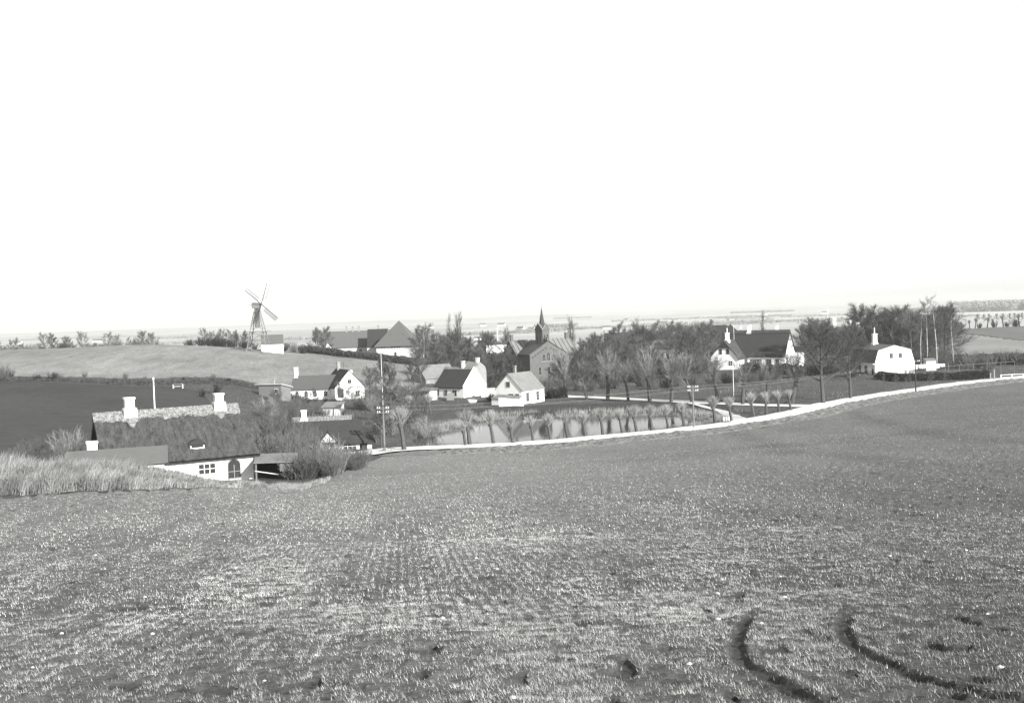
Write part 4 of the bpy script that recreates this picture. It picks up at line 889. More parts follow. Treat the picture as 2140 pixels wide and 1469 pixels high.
# --- further houses among the trees
rt = root_at('barrack_house', 1390, 300, R(12), 'grey house with dark roof half hidden by trees behind the lane', 'house', zr=-15.9)
walls(rt, gable(7, 4.6, 6.7), 11.5, m_grayw); roof(rt, gable(7, 4.6, 6.7), 11.5, m_tilem, t=.12, o=.3)
for a in (-4.2, -2.2, .8, 3.0, 4.4): win(rt, 'F', a, 2.6, .9, 1.2, 3.5, mf=m_white)
rt = root_at('manor_house', 1512, 345, R(10), 'large house with dark hipped roof and two tall chimneys far behind', 'house', zr=-16.2)
MB().box(-7, 7, -5, 5, -1, 5.2).build('wall', m_grayw, rt); hip(rt, 14, 10, 5.2, 9.7, 1.2, 5.0, m_tiled, o=.5, t=.15)
for a in (-3.6, 1.6): chimney(rt, a, 0, 9.3, 11.6, .8, m_grayw)
rt = root_at('tree_hidden_house', 1758, 305, R(10), 'white house with four chimneys mostly hidden in dark trees', 'house', zr=-16)
walls(rt, gable(8, 4.8, 8.6), 12, m_white); roof(rt, gable(8, 4.8, 8.6), 12, m_tilem, t=.14, o=.3)
for a, z_ in ((-3.5, 10.6), (-1.6, 11.4), (2.5, 10.6), (4.6, 9.8)): chimney(rt, a, 0, 8.2, z_-.2, .8, m_white)
rt = root_at('roof_behind_trees', 1290, 335, R(0), 'dark little roof with two chimney stacks above the tree mass', 'house', zr=-16.4)
walls(rt, gable(7, 5.5, 8.8), 7, m_grayw); roof(rt, gable(7, 5.5, 8.8), 7, m_tiled, t=.14)
for a in (-.9, .6): chimney(rt, a, 0, 8.5, 10.6, .35, m_woodd)

# ------------------------------------------------------------------ poles, wires, small things
def px_of_base(px, py, zr=-16.5): return flat(px, py, zr)
ptops = []
def tpole(px, py, h, label, lean=0, arms=2, m=None):
    x, y = flat(px, py, -16.45); z = gz(x, y); rt = tag(empty('telephone_pole', (x, y, z)), label, 'pole', 'telephone poles along the road')
    MB().tube((0, 0, -.4), (lean*h, 0, h), .13, .09, 10).build('post', m or m_wood, rt)
    for a in range(arms):
        zz = h-.25-.5*a; MB().cbox((lean*h, -.12, zz), (1.5, .09, .1)).build('crossarm', m_wood, rt)
        for s_ in (-.65, -.4, .4, .65): MB().tube((lean*h+s_, -.12, zz+.05), (lean*h+s_, -.12, zz+.24), .055, .04, 6).build('insulator', m_porc, rt)
    ptops.append([(x+lean*h+s_, y-.12, z+h-.25-.5*a+.22) for a in range(arms) for s_ in (-.65, .65)]); return rt
tpole(804, 947, 5.5, 'pale telephone pole with white insulators and a bicycle at its foot', 0, 2)
tpole(1450, 895, 5.9, 'telephone pole with crossarms between two pollards near the pond end', 0, 2)
tpole(1914, 824, 5.8, 'dark thin telephone pole in front of the gambrel house', 0, 1, m_woodd)
def wire(a, b, sag, label):
    n = 14; S = Segs(); pts = []
    for k in range(n+1): t_ = k/n; pts.append((a[0]+(b[0]-a[0])*t_, a[1]+(b[1]-a[1])*t_, a[2]+(b[2]-a[2])*t_-sag*4*t_*(1-t_)))
    for p, q in zip(pts[:-1], pts[1:]): S.add(p, q, .009, .009)
    o = S.build('telephone_wire', m_metal, None); tag(o, label, 'wire', 'telephone wires'); return o
for k in range(4):
    wire(ptops[0][k], ptops[1][k], .5, 'thin telephone wire strung between the left and middle poles')
    wire(ptops[1][k], ptops[2][k % 2], .7, 'thin telephone wire strung from the middle pole to the right pole')
def flagpole(px, D, h, label, zr=None, r=.06, name='flagpole', arm=0):
    x, y = on(px, D); z = gz(x, y) if zr is None else CZ+zr; b = MB(); b.tube((0, 0, -.4), (0, 0, h), r, r*.6, 8)
    rt = tag(empty(name, (x, y, z)), label, 'pole'); b.build('mast', m_white, rt)
    if arm: MB().tube((0, 0, h-.1), (-arm, 0, h-.2), .05, .04).build('arm', m_whited, rt)
    else: MB().tube((0, 0, h), (0, 0, h+.15), r*1.3, r*.5, 8).build('knob', m_white, rt)
    return rt
flagpole(318, 110, 8.5, 'white flagpole rising behind the ridge of the long thatched cottage', r=.09)
flagpole(796, 205, 9.4, 'white flagpole among bare garden trees right of the gabled house', r=.055)
flagpole(1041, 305, 12.2, 'tall white flagpole left of the church turret', r=.11)
flagpole(1732, 290, 13.5, 'white flagpole in front of the tree-hidden white house', r=.1)
flagpole(1531, 196, 5.6, 'pale lamp post with a short arm beside the lane', name='lamp_post', arm=1.3, r=.06)
# bicycle leaning at the pole
x, y = flat(806, 949, -16.45); rt = tag(empty('bicycle', (x+.2, y-.35, gz(x, y)+.02), R(8)), 'bicycle leaning against the left telephone pole', 'bicycle')
for s_ in (-.52, .52):
    w = MB(); n = 20
    for k in range(n):
        a, b_ = 2*PI*k/n, 2*PI*(k+1)/n; w.tube((s_+.34*math.cos(a), 0, .34+.34*math.sin(a)), (s_+.34*math.cos(b_), 0, .34+.34*math.sin(b_)), .018, n=4)
    for k in range(8): a = PI*k/8; w.tube((s_-.33*math.cos(a), 0, .34-.33*math.sin(a)), (s_+.33*math.cos(a), 0, .34+.33*math.sin(a)), .004, n=3)
    w.build('wheel', m_woodd, rt)
fr = MB()
for p, q in (((-.52, .34), (-.12, .32)), ((-.52, .34), (-.22, .82)), ((-.12, .32), (-.24, .92)), ((-.12, .32), (.36, .78)), ((-.22, .82), (.36, .86)), ((.36, .95), (.40, .7)), ((.40, .7), (.52, .34))):
    fr.tube((p[0], 0, p[1]), (q[0], 0, q[1]), .018, n=5)
fr.build('frame', m_woodd, rt); MB().cbox((-.25, 0, .95), (.26, .14, .06)).build('saddle', m_woodd, rt); MB().tube((.34, -.28, 1.0), (.34, .28, 1.0), .015).build('handlebar', m_metal, rt)
# churn stand
x, y = flat(1517, 884.5, -16.45); rt = tag(empty('churn_stand', (x, y, gz(x, y)+.05), R(-8)), 'low dark wooden stand holding churns by the path mouth', 'stand')
MB().cbox((0, 0, .42), (1.3, .7, .08)).build('platform', m_woodd, rt)
for sx in (-.55, .55):
    for sy in (-.28, .28): MB().cbox((sx, sy, .13), (.1, .1, .5)).build('leg', m_woodd, rt)
MB().cbox((-.62, 0, .8), (.06, .7, .68)).build('side_board', m_woodd, rt)
for k, s_ in enumerate((-.3, .05, .4)):
    b = MB(); z0 = gz(x, y)+.05+.462; X0 = x+s_*math.cos(R(-8)); Y0 = y+s_*math.sin(R(-8))
    b.tube((0, 0, 0), (0, 0, .42), .15, .15, 10); b.tube((0, 0, .42), (0, 0, .52), .15, .08, 10); b.tube((0, 0, .52), (0, 0, .6), .1, .1, 10)
    o = tag(b.build('milk_churn', mat('tin', .4, .6, scale=4, rough=.5), None), f'pale milk churn, {["left", "middle", "right"][k]} one of three on the stand', 'churn', 'milk churns on the stand'); o.location = (X0, Y0, z0)
# cattle frame in the dark field hedge
x, y = on(369, 208); rt = tag(empty('garden_bench', (x, y, gz(x, y))), 'pale wooden bench frame at the edge of the dark field', 'bench')
MB().box(-.95, .95, -.25, .25, .8, .9).build('seat', m_wood, rt)
for s_ in (-.88, .88): MB().box(s_-.06, s_+.06, -.25, .25, -.3, .8).build('leg', m_plank, rt)
MB().box(-.9, .9, .2, .26, .35, .45).build('stretcher', m_plank, rt)
# laundry
x0, y0 = on(1908, 236); x1, y1 = on(1982, 238); za = gz(x0, y0)+2.1
rt = tag(empty('clothesline', (x0, y0, za-2.1)), 'clothesline behind the dark hedge right of the gambrel house', 'clothesline')
ddx, ddy = x1-x0, y1-y0
for t_ in (0, 1): MB().tube((ddx*t_, ddy*t_, -.3), (ddx*t_, ddy*t_, 2.15), .06).build('post', m_wood, rt)
MB().tube((0, 0, 2.1), (ddx, ddy, 2.0), .015).build('line', m_metal, rt)
for k, (t0, t1, hh) in enumerate(((.04, .12, 1.2), (.16, .36, 1.0), (.38, .52, .9), (.55, .75, 1.1), (.77, .9, .8))):
    n = 8; vs = []
    for i_ in range(n+1):
        t_ = t0+(t1-t0)*i_/n; wv = .06*math.sin(i_*2.1+k); vs += [(x0+ddx*t_, y0+ddy*t_, za-.0-t_*.1), (x0+ddx*t_, y0+ddy*t_+wv, za-t_*.1-hh*(1-.35*abs(math.sin(i_*1.3+k)))), ]
    vs2 = [(a_, b_+.02, c_) for a_, b_, c_ in vs]; m_ = len(vs); b = MB(); b.add(vs+vs2, [(2*i_, 2*i_+1, 2*i_+3, 2*i_+2) for i_ in range(n)]+[(m_+2*i_+2, m_+2*i_+3, m_+2*i_+1, m_+2*i_) for i_ in range(n)]+[(0, 2*n, m_+2*n, m_)])
    tag(b.build('laundry_sheet', m_cloth, None), f'white cloth drying on the line, {ORD[k]} from the left', 'laundry', 'washing on the clothesline')
# white box structure by birches
rt = root_at('hen_house', 1943, 246, R(0), 'small pale hen house between the birches behind the washing', 'hut'); MB().extr_x([(-.8, -.5), (.8, -.5), (.8, 2.6), (-.8, 2.3)], -1.1, 1.1).build('wall', m_plank, rt)
MB().extr_x([(-1, 2.31), (1, 2.66), (1, 2.74), (-1, 2.39)], -1.25, 1.25).build('roof', m_slate, rt)
# rails at far right
x0, y0 = flat(2092, 794, -16.4); x1, y1 = flat(2230, 788, -16.4); rt = tag(empty('rail_fence', (x0, y0, gz(x0, y0))), 'white two-rail fence beside the road at the far right', 'fence')
n = 6
for k in range(n+1): t_ = k/n; xx, yy = (x1-x0)*t_, (y1-y0)*t_; zz = gz(x0+xx, y0+yy)-gz(x0, y0); MB().cbox((xx, yy, zz+.4), (.12, .12, 1.4)).build('post', m_white, rt)
for h in (.5, 1.0): MB().tube((0, 0, h), (x1-x0, y1-y0, h+gz(x1, y1)-gz(x0, y0)), .06, n=4).build('rail', m_white, rt)
for k, px in enumerate((2070, 2078)):
    x, y = flat(px, 796, -16.4); b = MB(); b.box(-.1, .1, -.1, .1, -.3, 1.5 if k == 0 else 2.2); b.box(-.13, .13, -.13, .13, (1.5 if k == 0 else 2.2), (1.56 if k == 0 else 2.26)); o = tag(b.build('gate_post', m_grayw, None), ['short', 'tall'][k]+' pale gate post left of the white rail fence', 'post', 'gate posts by the road'); o.location = (x, y, gz(x, y))
# wire fence along hedge
x0, y0 = on(1975, 222); x1, y1 = on(2120, 226); rt = tag(empty('wire_fence', (x0, y0, gz(x0, y0))), 'thin post and wire fence behind the dark hedge on the right', 'fence')
for k in range(6): t_ = k/5; xx, yy = (x1-x0)*t_, (y1-y0)*t_; MB().tube((xx, yy, -.4), (xx, yy, 2.6), .05).build('post', m_wood, rt)
MB().tube((0, 0, 2.5), (x1-x0, y1-y0, 2.7), .035).build('top_wire', m_wood, rt)

# ------------------------------------------------------------------ stuff: hedges as leafy masses
def leafmass(name, line, w, h, n, m, size, label, kind=None, cat='hedge', base=0, jit=.15, group=None):
    p = dens(line, .4); p = np.array(p); idx = rng.integers(0, len(p), n); q = p[idx]+rng.normal(0, .15, (n, 2)); t_ = rng.uniform(-.5, .5, n)
    d = np.gradient(p, axis=0); d /= np.linalg.norm(d, axis=1)[:, None]+1e-9; nn = np.stack([-d[:, 1], d[:, 0]], 1)[idx]; xy = q+nn*(t_*w)[:, None]
    hh = h*(.75+.5*fbm(xy[:, 0]*.7, xy[:, 1]*.7, 31)); z = ground_rel(xy[:, 0], xy[:, 1])+CZ+base+hh*rng.uniform(0, 1, n)**.7*(1-.5*(2*np.abs(t_))**3)
    c = np.stack([xy[:, 0], xy[:, 1], z], -1); s = size*rng.uniform(.6, 1.4, n)[:, None]
    a = rng.normal(0, 1, (n, 3)); a /= np.linalg.norm(a, axis=1)[:, None]; b = np.cross(a, rng.normal(0, 1, (n, 3))); b /= np.linalg.norm(b, axis=1)[:, None]
    vs = np.stack([c+a*s, c-a*s*.5+b*s*.6, c-a*s*.5-b*s*.6], 1).reshape(-1, 3)
    o = np_mesh(name, vs, np.arange(3*n).reshape(-1, 3), m); tag(o, label, cat if label else None, group, kind); return o
leafmass('hedge', [on(1835, 226), on(1880, 219), on(1960, 218), on(2065, 219)], 2.2, 1.55, 24000, m_leaf, .13, 'long dark clipped hedge below the gambrel house and washing')
leafmass('hedge', [on(640, 308), on(700, 302), on(780, 296), on(884, 288)], 2.5, 1.9, 22000, m_twigd, .2, 'dark hedge along the field edge below the long tiled house')
leafmass('hedge', [on(1550, 247), on(1680, 238), on(1790, 232)], 1.8, 2.2, 16000, m_leaf, .15, 'dark hedge running in front of the big thatched farmhouse')
leafmass('bank_scrub', [on(-500, 217), on(0, 216), on(100, 216), on(345, 216), on(440, 219), on(600, 226), on(640, 226)], 5, .55, 16000, m_twigd, .16, None, kind='stuff')
leafmass('scrub', [on(1988, 262), on(2140, 256), on(2300, 250)], 10, 2.3, 26000, m_leaf, .2, None, kind='stuff')
# turf and rubble bank falling from the road's near edge to the field
fine = np.array(dens(ROAD1[6:], .25)); d = np.gradient(fine, axis=0); d /= np.linalg.norm(d, axis=1)[:, None]; nn = np.stack([d[:, 1], -d[:, 0]], 1); n = len(fine)
off = np.array([1.9, 2.15, 2.5, 3.0, 3.6, 4.2, 4.8, 5.4, 5.9, 6.2]); hz_ = np.array([-.1, .30, .38, .30, .22, .18, .14, .10, .04, -.3]); k = len(off)
P2 = fine[:, None]+nn[:, None]*off[None, :, None]; gx = ground_rel(P2[..., 0].ravel(), P2[..., 1].ravel()).reshape(n, k)+CZ
env = np.array([0, .5, 1, 1, 1, 1, 1, .8, .4, 0])[None]; hh = np.where(hz_ > 0, hz_*np.clip(np.arange(n)/60., .0, 1)[:, None], hz_[None])+env*np.clip(np.arange(n)/60., .1, 1)[:, None]*((vnoise(P2[..., 0]*1.6, P2[..., 1]*1.6, 2)-.5)*.30+(vnoise(P2[..., 0]*4, P2[..., 1]*4, 7)-.5)*.16)
vs = np.concatenate([P2, (gx+hh)[..., None]], -1).reshape(-1, 3); i = (np.arange(n-1)[:, None]*k+np.arange(k-1)[None]).ravel()
o = np_mesh('verge_bank', vs, np.stack([i, i+1, i+k+1, i+k], -1), m_dyke, smooth=False); tag(o, kind='structure')

def blades(name, x, y, h, w, m, tones, seed=0, leanx=.15, lean=.35, seg2=False, lift=0):
    n = len(x); z = ground_rel(x, y)+CZ-.02+lift; c = np.stack([x, y, z], -1); a = rng.uniform(0, 2*PI, n); r = rng.uniform(0, 1, n)*lean
    tip = np.stack([np.cos(a)*r*h+leanx*h, np.sin(a)*r*h, h*np.sqrt(np.clip(1-r*r*.7, .1, 1))], -1); s_ = rng.uniform(0, PI, n)
    side = np.stack([np.cos(s_), np.sin(s_)*.4, np.zeros(n)], -1)*np.asarray(w)[:, None]*.5
    if not seg2:
        vs = np.stack([c-side, c+side, c+tip], 1).reshape(-1, 3); f = np.arange(3*n).reshape(-1, 3); tn = np.repeat(tones, 3)
    else:
        mid = c+tip*np.array([.35, .35, .58]); vs = np.stack([c-side, c+side, mid+side*.8, mid-side*.8, c+tip+np.array([.0, 0, -.04])], 1).reshape(-1, 3)
        b_ = np.arange(n)*5; f = np.concatenate([np.stack([b_, b_+1, b_+2], -1), np.stack([b_, b_+2, b_+3], -1), np.stack([b_+3, b_+2, b_+4], -1)]); tn = np.repeat(tones, 5)
    o = np_mesh(name, vs, f, m, tone=tn.astype(np.float32)); tag(o, kind='stuff'); return o
def sector(n, d0, d1, umin=-.56, umax=.56, p=2.0):
    D = (d0**p+(d1**p-d0**p)*rng.uniform(0, 1, n))**(1/p); u = rng.uniform(-1, 1, n)*(.49+6.0/D if umax == .56 else umax); return u*D, D
# young wheat on the field, thinning with distance; patchy and in faint drill rows
TRK = [[at(*q) for q in p] for p in (((560, 1440), (690, 1240), (770, 1130), (850, 1040)), ((690, 1460), (760, 1330), (800, 1230)), ((60, 1300), (250, 1160), (420, 1060)), ((1380, 1440), (1330, 1290), (1270, 1180)))]
def wheat(n, d0, d1, hh, ww, name='young_wheat'):
    x, y = sector(n, d0, d1)
    keep = (y < np.interp(x/y, fbu, fbd)-.6) & (y < np.interp(x/y, [-.3, 0, .46], [72, 62, 49])*rng.uniform(.8, 1.03, n))
    lx = x*.99+y*.10; pat = fbm(lx*1.1, y*.22, 41)*.55+fbm(lx*.3, y*.07, 21)*.45; row = .5+.5*np.sin(lx*2*PI/.21+1.2*vnoise(x*.4, y*.15, 2)); rowk = np.clip((fbm(x*.16, y*.08, 51)-.30)*5, 0, 1)
    pr = np.clip(.52+(pat-.5)*2.4, .28, 1)*(1-.85*rowk*(1-row)**1.3); u = x/y
    pr *= 1-.45*np.clip((u-.05)/.35, 0, 1)*np.clip((26-y)/10, 0, 1)
    for tr_ in TRK: pr *= 1-.6*np.exp(-(dist_poly(x, y, tr_)/.28)**2)*np.clip(vnoise(x*1.2, y*1.2, 19)*2, 0, 1)
    clod = vnoise(x*3.4, y*2.4, 77); pr *= np.where(clod < .15, .05, 1)*np.where(vnoise(x*7, y*4, 78) < .36, .15, 1)
    m = (y < 22) & (x/y > .1); dr_ = np.full(len(x), 9.); dr_[m] = np.minimum(dist_poly(x[m], y[m], RUT1), dist_poly(x[m], y[m], RUT2))
    pr = np.where(dr_ < .09+.05*vnoise(x*4, y*4, 9), pr*(1-.97*rut_fade(x, y)), pr); keep &= rng.uniform(0, 1, n) < pr
    x, y = x[keep], y[keep]; k = len(x)
    h = hh*rng.uniform(.5, 1.3, k); tn = rng.uniform(.07, .46, k)*(.72+.6*fbm(x*.5+y*.05, y*.1, 45))*(1.14-.40*np.clip((x/y+.05)/.45, 0, 1))*(1-.22*np.clip((y-30)/20, 0, 1)); tn = np.where(rng.uniform(0, 1, k) < .05, .6, tn)
    return blades(name, x, y, h, ww*rng.uniform(.6, 1.3, k), m_blade, tn, leanx=-.25, lean=1.0)
wheat(1000000, 8.0, 20, .062, .0075); wheat(620000, 20, 36, .075, .014); wheat(420000, 36, 72, .09, .030)
x, y = sector(200000, 48, 215); k_ = (y < np.interp(x/y, fbu, fbd)-.8)&(rng.uniform(0, 1, len(x)) < np.clip((fbm(x*.1, y*.1, 43)-.2)*2.5, .3, 1)); x, y = x[k_], y[k_]; n = len(x)
blades('sprouting_wheat', x, y, rng.uniform(.05, .14, n), rng.uniform(.04, .09, n), m_blade, rng.uniform(.10, .27, n)*(1-.3*np.clip((x/y)/.4, 0, 1)), leanx=-.2, lean=1.0)
# stones
for k in range(46):
    u_ = random.uniform(-.48, .48); y = random.uniform(10.8, 34); x = u_*y; r_ = random.uniform(.012, .03)
    if k < 8: x, y = at(*[(1500, 1297), (1410, 1213), (2090, 1395), (1500, 1243), (925, 1290), (200, 1160), (1640, 1247), (1860, 1163)][k]); r_ = .032
    rd = random.Random(k); b = MB(); n = 7; vs = [(0, 0, r_*.9)]+[(r_*1.3*rd.uniform(.7, 1.2)*math.cos(2*PI*i_/n), r_*rd.uniform(.7, 1.2)*math.sin(2*PI*i_/n), r_*.5*rd.uniform(.5, 1.2)) for i_ in range(n)]+[(r_*1.4*math.cos(2*PI*i_/n), r_*1.1*math.sin(2*PI*i_/n), -r_*.4) for i_ in range(n)]
    b.add(vs, [(0, 1+i_, 1+(i_+1) % n) for i_ in range(n)]+[(1+(i_+1) % n, 1+i_, 1+n+i_, 1+n+(i_+1) % n) for i_ in range(n)]+[tuple(range(2*n, n, -1))])
    o = b.build('stone', m_stone); o.location = (x, y, gz(x, y)+r_*.25); tag(o, 'small pale stone lying loose on the young wheat', 'stone', 'loose stones on the near field')
# tall dry grass on the bank
n = 52000; px_ = rng.uniform(-420, 690, n); ub = (px_-1070)/F; fbl = np.interp(ub, fbu, fbd); dd = fbl+.2+rng.uniform(0, 1, n)**1.3*7.5*np.clip((760-px_)/400, .45, 1)
x, y = ub*dd, dd; hg = np.interp(px_, [-400, 0, 200, 350, 450, 520, 640, 690], [1.0, 1.0, .8, .36, .45, .5, .5, .35])*(.2+1.4*fbm(x*.9, y*.9, 61)); tn = .25+1.3*fbm(x*1.5, y*.8, 63)*rng.uniform(.4, 1.4, n)
kp = rng.uniform(0, 1, n) < np.clip((fbm(x*.7, y*.9, 65)-.25)*3.5, .12, 1)
blades('tall_dry_grass', x[kp], y[kp], hg[kp]*rng.uniform(.6, 1.25, kp.sum()), rng.uniform(.018, .04, kp.sum()), m_grass, tn[kp], leanx=.3, lean=.75, seg2=True)
# reeds round the pond
def along_poly(poly, idx0, idx1, n, w, inward=.5):
    p = dens(poly[idx0:idx1+1], .3); p = np.array(p); i = rng.integers(0, len(p), n); return p[i, 0]+rng.normal(0, w, n), p[i, 1]+rng.normal(0, w, n)
x1_, y1_ = along_poly(POND, 1, 10, 26000, 1.0); y1_ += rng.uniform(-3, .6, len(y1_)); x2_, y2_ = along_poly(POND, 10, 17, 11000, .45)
x = np.concatenate([x1_, x2_]); y = np.concatenate([y1_, y2_]); kp = rng.uniform(0, 1, len(x)) < np.clip((fbm(x*.35, y*.35, 71)-.33)*4.5, .04, 1); x, y = x[kp], y[kp]; n = len(x)
far_ = y > 158
blades('reeds', x, y, np.where(far_, .8, .65)*rng.uniform(.5, 1.2, n), rng.uniform(.03, .06, n), m_grass, np.where(far_, 1.0, .8)*rng.uniform(.55, 1.2, n), leanx=.05, lean=.3)
# rough grass over the meadow and gardens
n = 90000; x, y = sector(n, 104, 300, -.52, .52, 1.0)
ok = (y > np.interp(x/y, fbu, fbd)+7) & ~poly_inside(x, y, PL) & ~poly_inside(x, y, HL) & ~poly_inside(x, y, POND) & (dist_poly(x, y, ROAD1[::4]) > 2.6) & (dist_poly(x, y, ROAD2[::4]) > 2.4) & (dist_poly(x, y, PATH) > 1.3)
ok &= rng.uniform(0, 1, n) < np.clip((fbm(x*.2, y*.2, 81)-.35)*3.5, .05, 1)*np.where((y > 168) & (y < 192) & (x/y > -.06) & (x/y < .2), .15, 1); x, y = x[ok], y[ok]; n = len(x)
blades('rough_grass', x, y, .45*rng.uniform(.4, 1.3, n), rng.uniform(.05, .12, n), m_grass, rng.uniform(.12, .7, n)*(.35+1.0*fbm(x*.09, y*.09, 83)), leanx=.05, lean=.6)

# ------------------------------------------------------------------ bushes and trees
def scatter(keys, regions, label, cat, group, hgt=1.0, hv=.25):
    """regions: (px0, px1, D0, D1, count, scale)"""
    for px0, px1, d0, d1, cnt, s in regions:
        for k in range(cnt):
            px = px0+(px1-px0)*(k+random.uniform(.1, .9))/cnt; D = random.uniform(d0, d1); x, y = on(px, D)
            plant(random.choice(keys), x, y, s*random.uniform(1-hv, 1+hv), label, cat, group)
BU = ['bush0', 'bush1', 'bush2', 'bush3']; LB = ['lbush0', 'lbush1']; DB = ['dbush0', 'dbush1']; BT = ['bare0', 'bare1', 'bare2', 'bare3', 'bare4']; PT = ['pale0', 'pale1']
scatter(BU+LB[:1], [(600, 690, 94, 104, 12, .95), (620, 700, 104, 116, 9, 1.05), (690, 752, 108, 118, 8, .72), (560, 650, 116, 128, 9, 1.15), (700, 762, 120, 124, 4, .5)], 'grey leafless bush in the thicket between cottage and field', 'bush', 'bushes of the thicket by the cottage')
scatter(BU, [(540, 640, 104, 135, 8, 1.3), (555, 600, 130, 150, 4, 1.4)], 'leafless shrub behind the cart shed and right of the cottage roof', 'bush', 'shrubs behind the cottage end')
scatter(BU+LB, [(120, 185, 104, 112, 4, 1.2), (20, 120, 106, 118, 3, .8)], 'pale leafless shrub at the left gable of the long cottage', 'bush', 'shrubs left of the cottage')
scatter(BU+LB, [(540, 620, 165, 205, 8, 1.0), (625, 720, 175, 192, 7, .6), (740, 900, 150, 200, 16, 1.15), (820, 880, 205, 215, 4, 1.3)], 'leafless garden bush in the gardens below the white houses', 'bush', 'garden bushes below the white houses')
scatter(DB, [(625, 705, 212, 219, 6, .36), (1015, 1030, 205, 210, 2, .6), (1140, 1170, 203, 212, 4, 1.0)], 'dark dense shrub close against a white house wall', 'bush', 'dark shrubs at the house walls')
scatter(DB+BU[:1], [(-60, 30, 214, 219, 5, 1.0), (70, 130, 215, 218, 3, .8), (130, 620, 216, 224, 12, .42), (410, 450, 195, 207, 4, .7)], 'small dark bush on the bank between the two left fields', 'bush', 'bushes on the bank of the left field')
scatter(BU+DB[:1], [(1010, 1490, 218, 236, 16, 1.1), (1200, 1490, 240, 262, 22, 1.5), (1500, 1680, 226, 240, 9, 1.0)], 'low shrub beyond the tall pollards of the lane', 'bush', 'shrubs beyond the lane')
scatter(BU+LB, [(1990, 2140, 240, 256, 9, 1.3), (1930, 1990, 250, 262, 3, 1.3)], 'leafless shrub beside the dark strip at the far right', 'bush', 'shrubs at the right end')
# garden trees (left)
for px, D, s, k_, lab in ((812, 172, 1.05, 'pale0', 'tall thin bare tree behind the left telephone pole'), (770, 196, .85, 'pale1', 'bare garden tree right of the gabled white house'), (792, 214, .95, 'bare0', 'bare tree beside the white garden flagpole'),
        (878, 246, .95, 'bare1', 'dark bare tree left of the dark thatched house'), (862, 226, .7, 'bare3', 'small round bare tree in front of the small barn'), (650, 196, .42, 'pale0', 'young fruit tree before the arched windows'),
        (706, 206, .5, 'pale1', 'crooked fruit tree at the door of the gabled house'), (789, 138.5, .62, 'bare2', 'leaning dark tree right beside the low thatched house'), (838, 195, .45, 'pale1', 'small pruned tree in the garden middle')):
    x, y = on(px, D); plant(k_, x, y, s, lab, 'tree')
scatter(['pol0', 'pol3'], [(830, 900, 182, 200, 2, .9)], 'small pollard standing in the gardens away from the road', 'pollard tree', 'garden pollards')
# behind the left hill crest
scatter(PT+PT+BT[:2], [(-40, 60, 335, 370, 7, .7), (60, 350, 335, 390, 20, .68), (420, 530, 315, 340, 9, .62)], 'bare tree just beyond the crest of the pale left hill', 'tree', 'trees beyond the left hill crest')
scatter(BU+DB[:1], [(-40, 400, 322, 340, 22, 1.15)], 'faint low scrub between the bare trees beyond the pale hill', 'bush', 'scrub beyond the hill crest')
scatter(DB, [(90, 150, 318, 325, 3, 1.3), (415, 540, 305, 315, 9, 1.1)], 'dark bush on the crest of the left hill near the windmill', 'bush', 'bushes on the hill crest')
scatter(BU+DB, [(592, 680, 300, 325, 8, 1.0)], 'bush between the mill cottage and the long tiled house', 'bush', 'bushes right of the mill cottage')
scatter(BT, [(652, 690, 325, 340, 3, .75)], 'bare tree at the left end of the long tiled house', 'tree', 'trees left of the long tiled house')
scatter(BT+PT, [(872, 960, 300, 350, 12, .95), (900, 1065, 258, 300, 19, .88), (960, 1060, 300, 345, 14, .98), (985, 1075, 240, 252, 7, .7)], 'bare tree in the grove between the pyramid roof and the church', 'tree', 'trees between pyramid roof and church')
scatter(DB+BU, [(915, 1070, 246, 262, 12, 1.3)], 'shrub under the grove behind the white houses', 'bush', 'shrubs behind the white houses')
for k, (px, D, s) in enumerate(((940, 318, 1.2), (957, 316, 1.3), (964, 320, 1.3), (1058, 330, 1.1), (1064, 333, 1.05), (1193, 330, 1.3), (1198, 335, 1.15))):
    x, y = on(px, D); plant(f'col{k % 2}', x, y, s, ['slim poplar, leftmost of three rising above the grove left of the church', 'tallest slim poplar in the grove left of the church', 'slim poplar, rightmost of three above the grove left of the church', 'slim poplar just left of the church turret',
        'second slim poplar just left of the church turret', 'slim poplar right of the church spire', 'shorter poplar leaning on the one right of the spire'][k], 'poplar')
scatter(BT, [(1105, 1125, 300, 320, 2, .85)], 'bare tree directly behind the church turret', 'tree', 'trees behind the turret')
scatter(BT+PT+PT, [(1210, 1345, 258, 300, 20, .92), (1225, 1350, 300, 345, 14, .95), (1300, 1400, 320, 360, 12, 1.2), (1340, 1480, 285, 340, 22, .98), (1440, 1500, 300, 340, 8, .98), (1230, 1500, 246, 262, 14, .6)], 'bare tree in the dense wood between the church and the farmhouse', 'tree', 'trees between church and farmhouse')
scatter(['bare0', 'bare2'], [(1165, 1215, 240, 256, 4, .72)], 'bare tree at the right corner of the church front', 'tree', 'trees at the church corner')
scatter(['col0', 'col1'], [(1330, 1350, 340, 350, 1, .98), (1590, 1600, 330, 335, 1, .95)], 'slim poplar standing up from the trees behind the lane', 'poplar', 'single poplars behind the lane')
scatter(BT, [(1575, 1620, 320, 345, 3, .8)], 'bare tree rising behind the ridge of the thatched farmhouse', 'tree', 'trees behind the farmhouse')
scatter(BT+['spread1'], [(1678, 1800, 250, 300, 17, .95), (1690, 1820, 300, 340, 9, .98), (1780, 1880, 275, 330, 20, 1.2), (1860, 1985, 268, 320, 24, 1.28)], 'dark bare tree in the wood behind and left of the gambrel house', 'tree', 'trees of the wood by the gambrel house')
scatter(DB+BU, [(1690, 1830, 236, 248, 9, 1.2), (1905, 1990, 262, 280, 8, 1.6)], 'undergrowth shrub in the wood by the gambrel house', 'bush', 'undergrowth by the gambrel house')
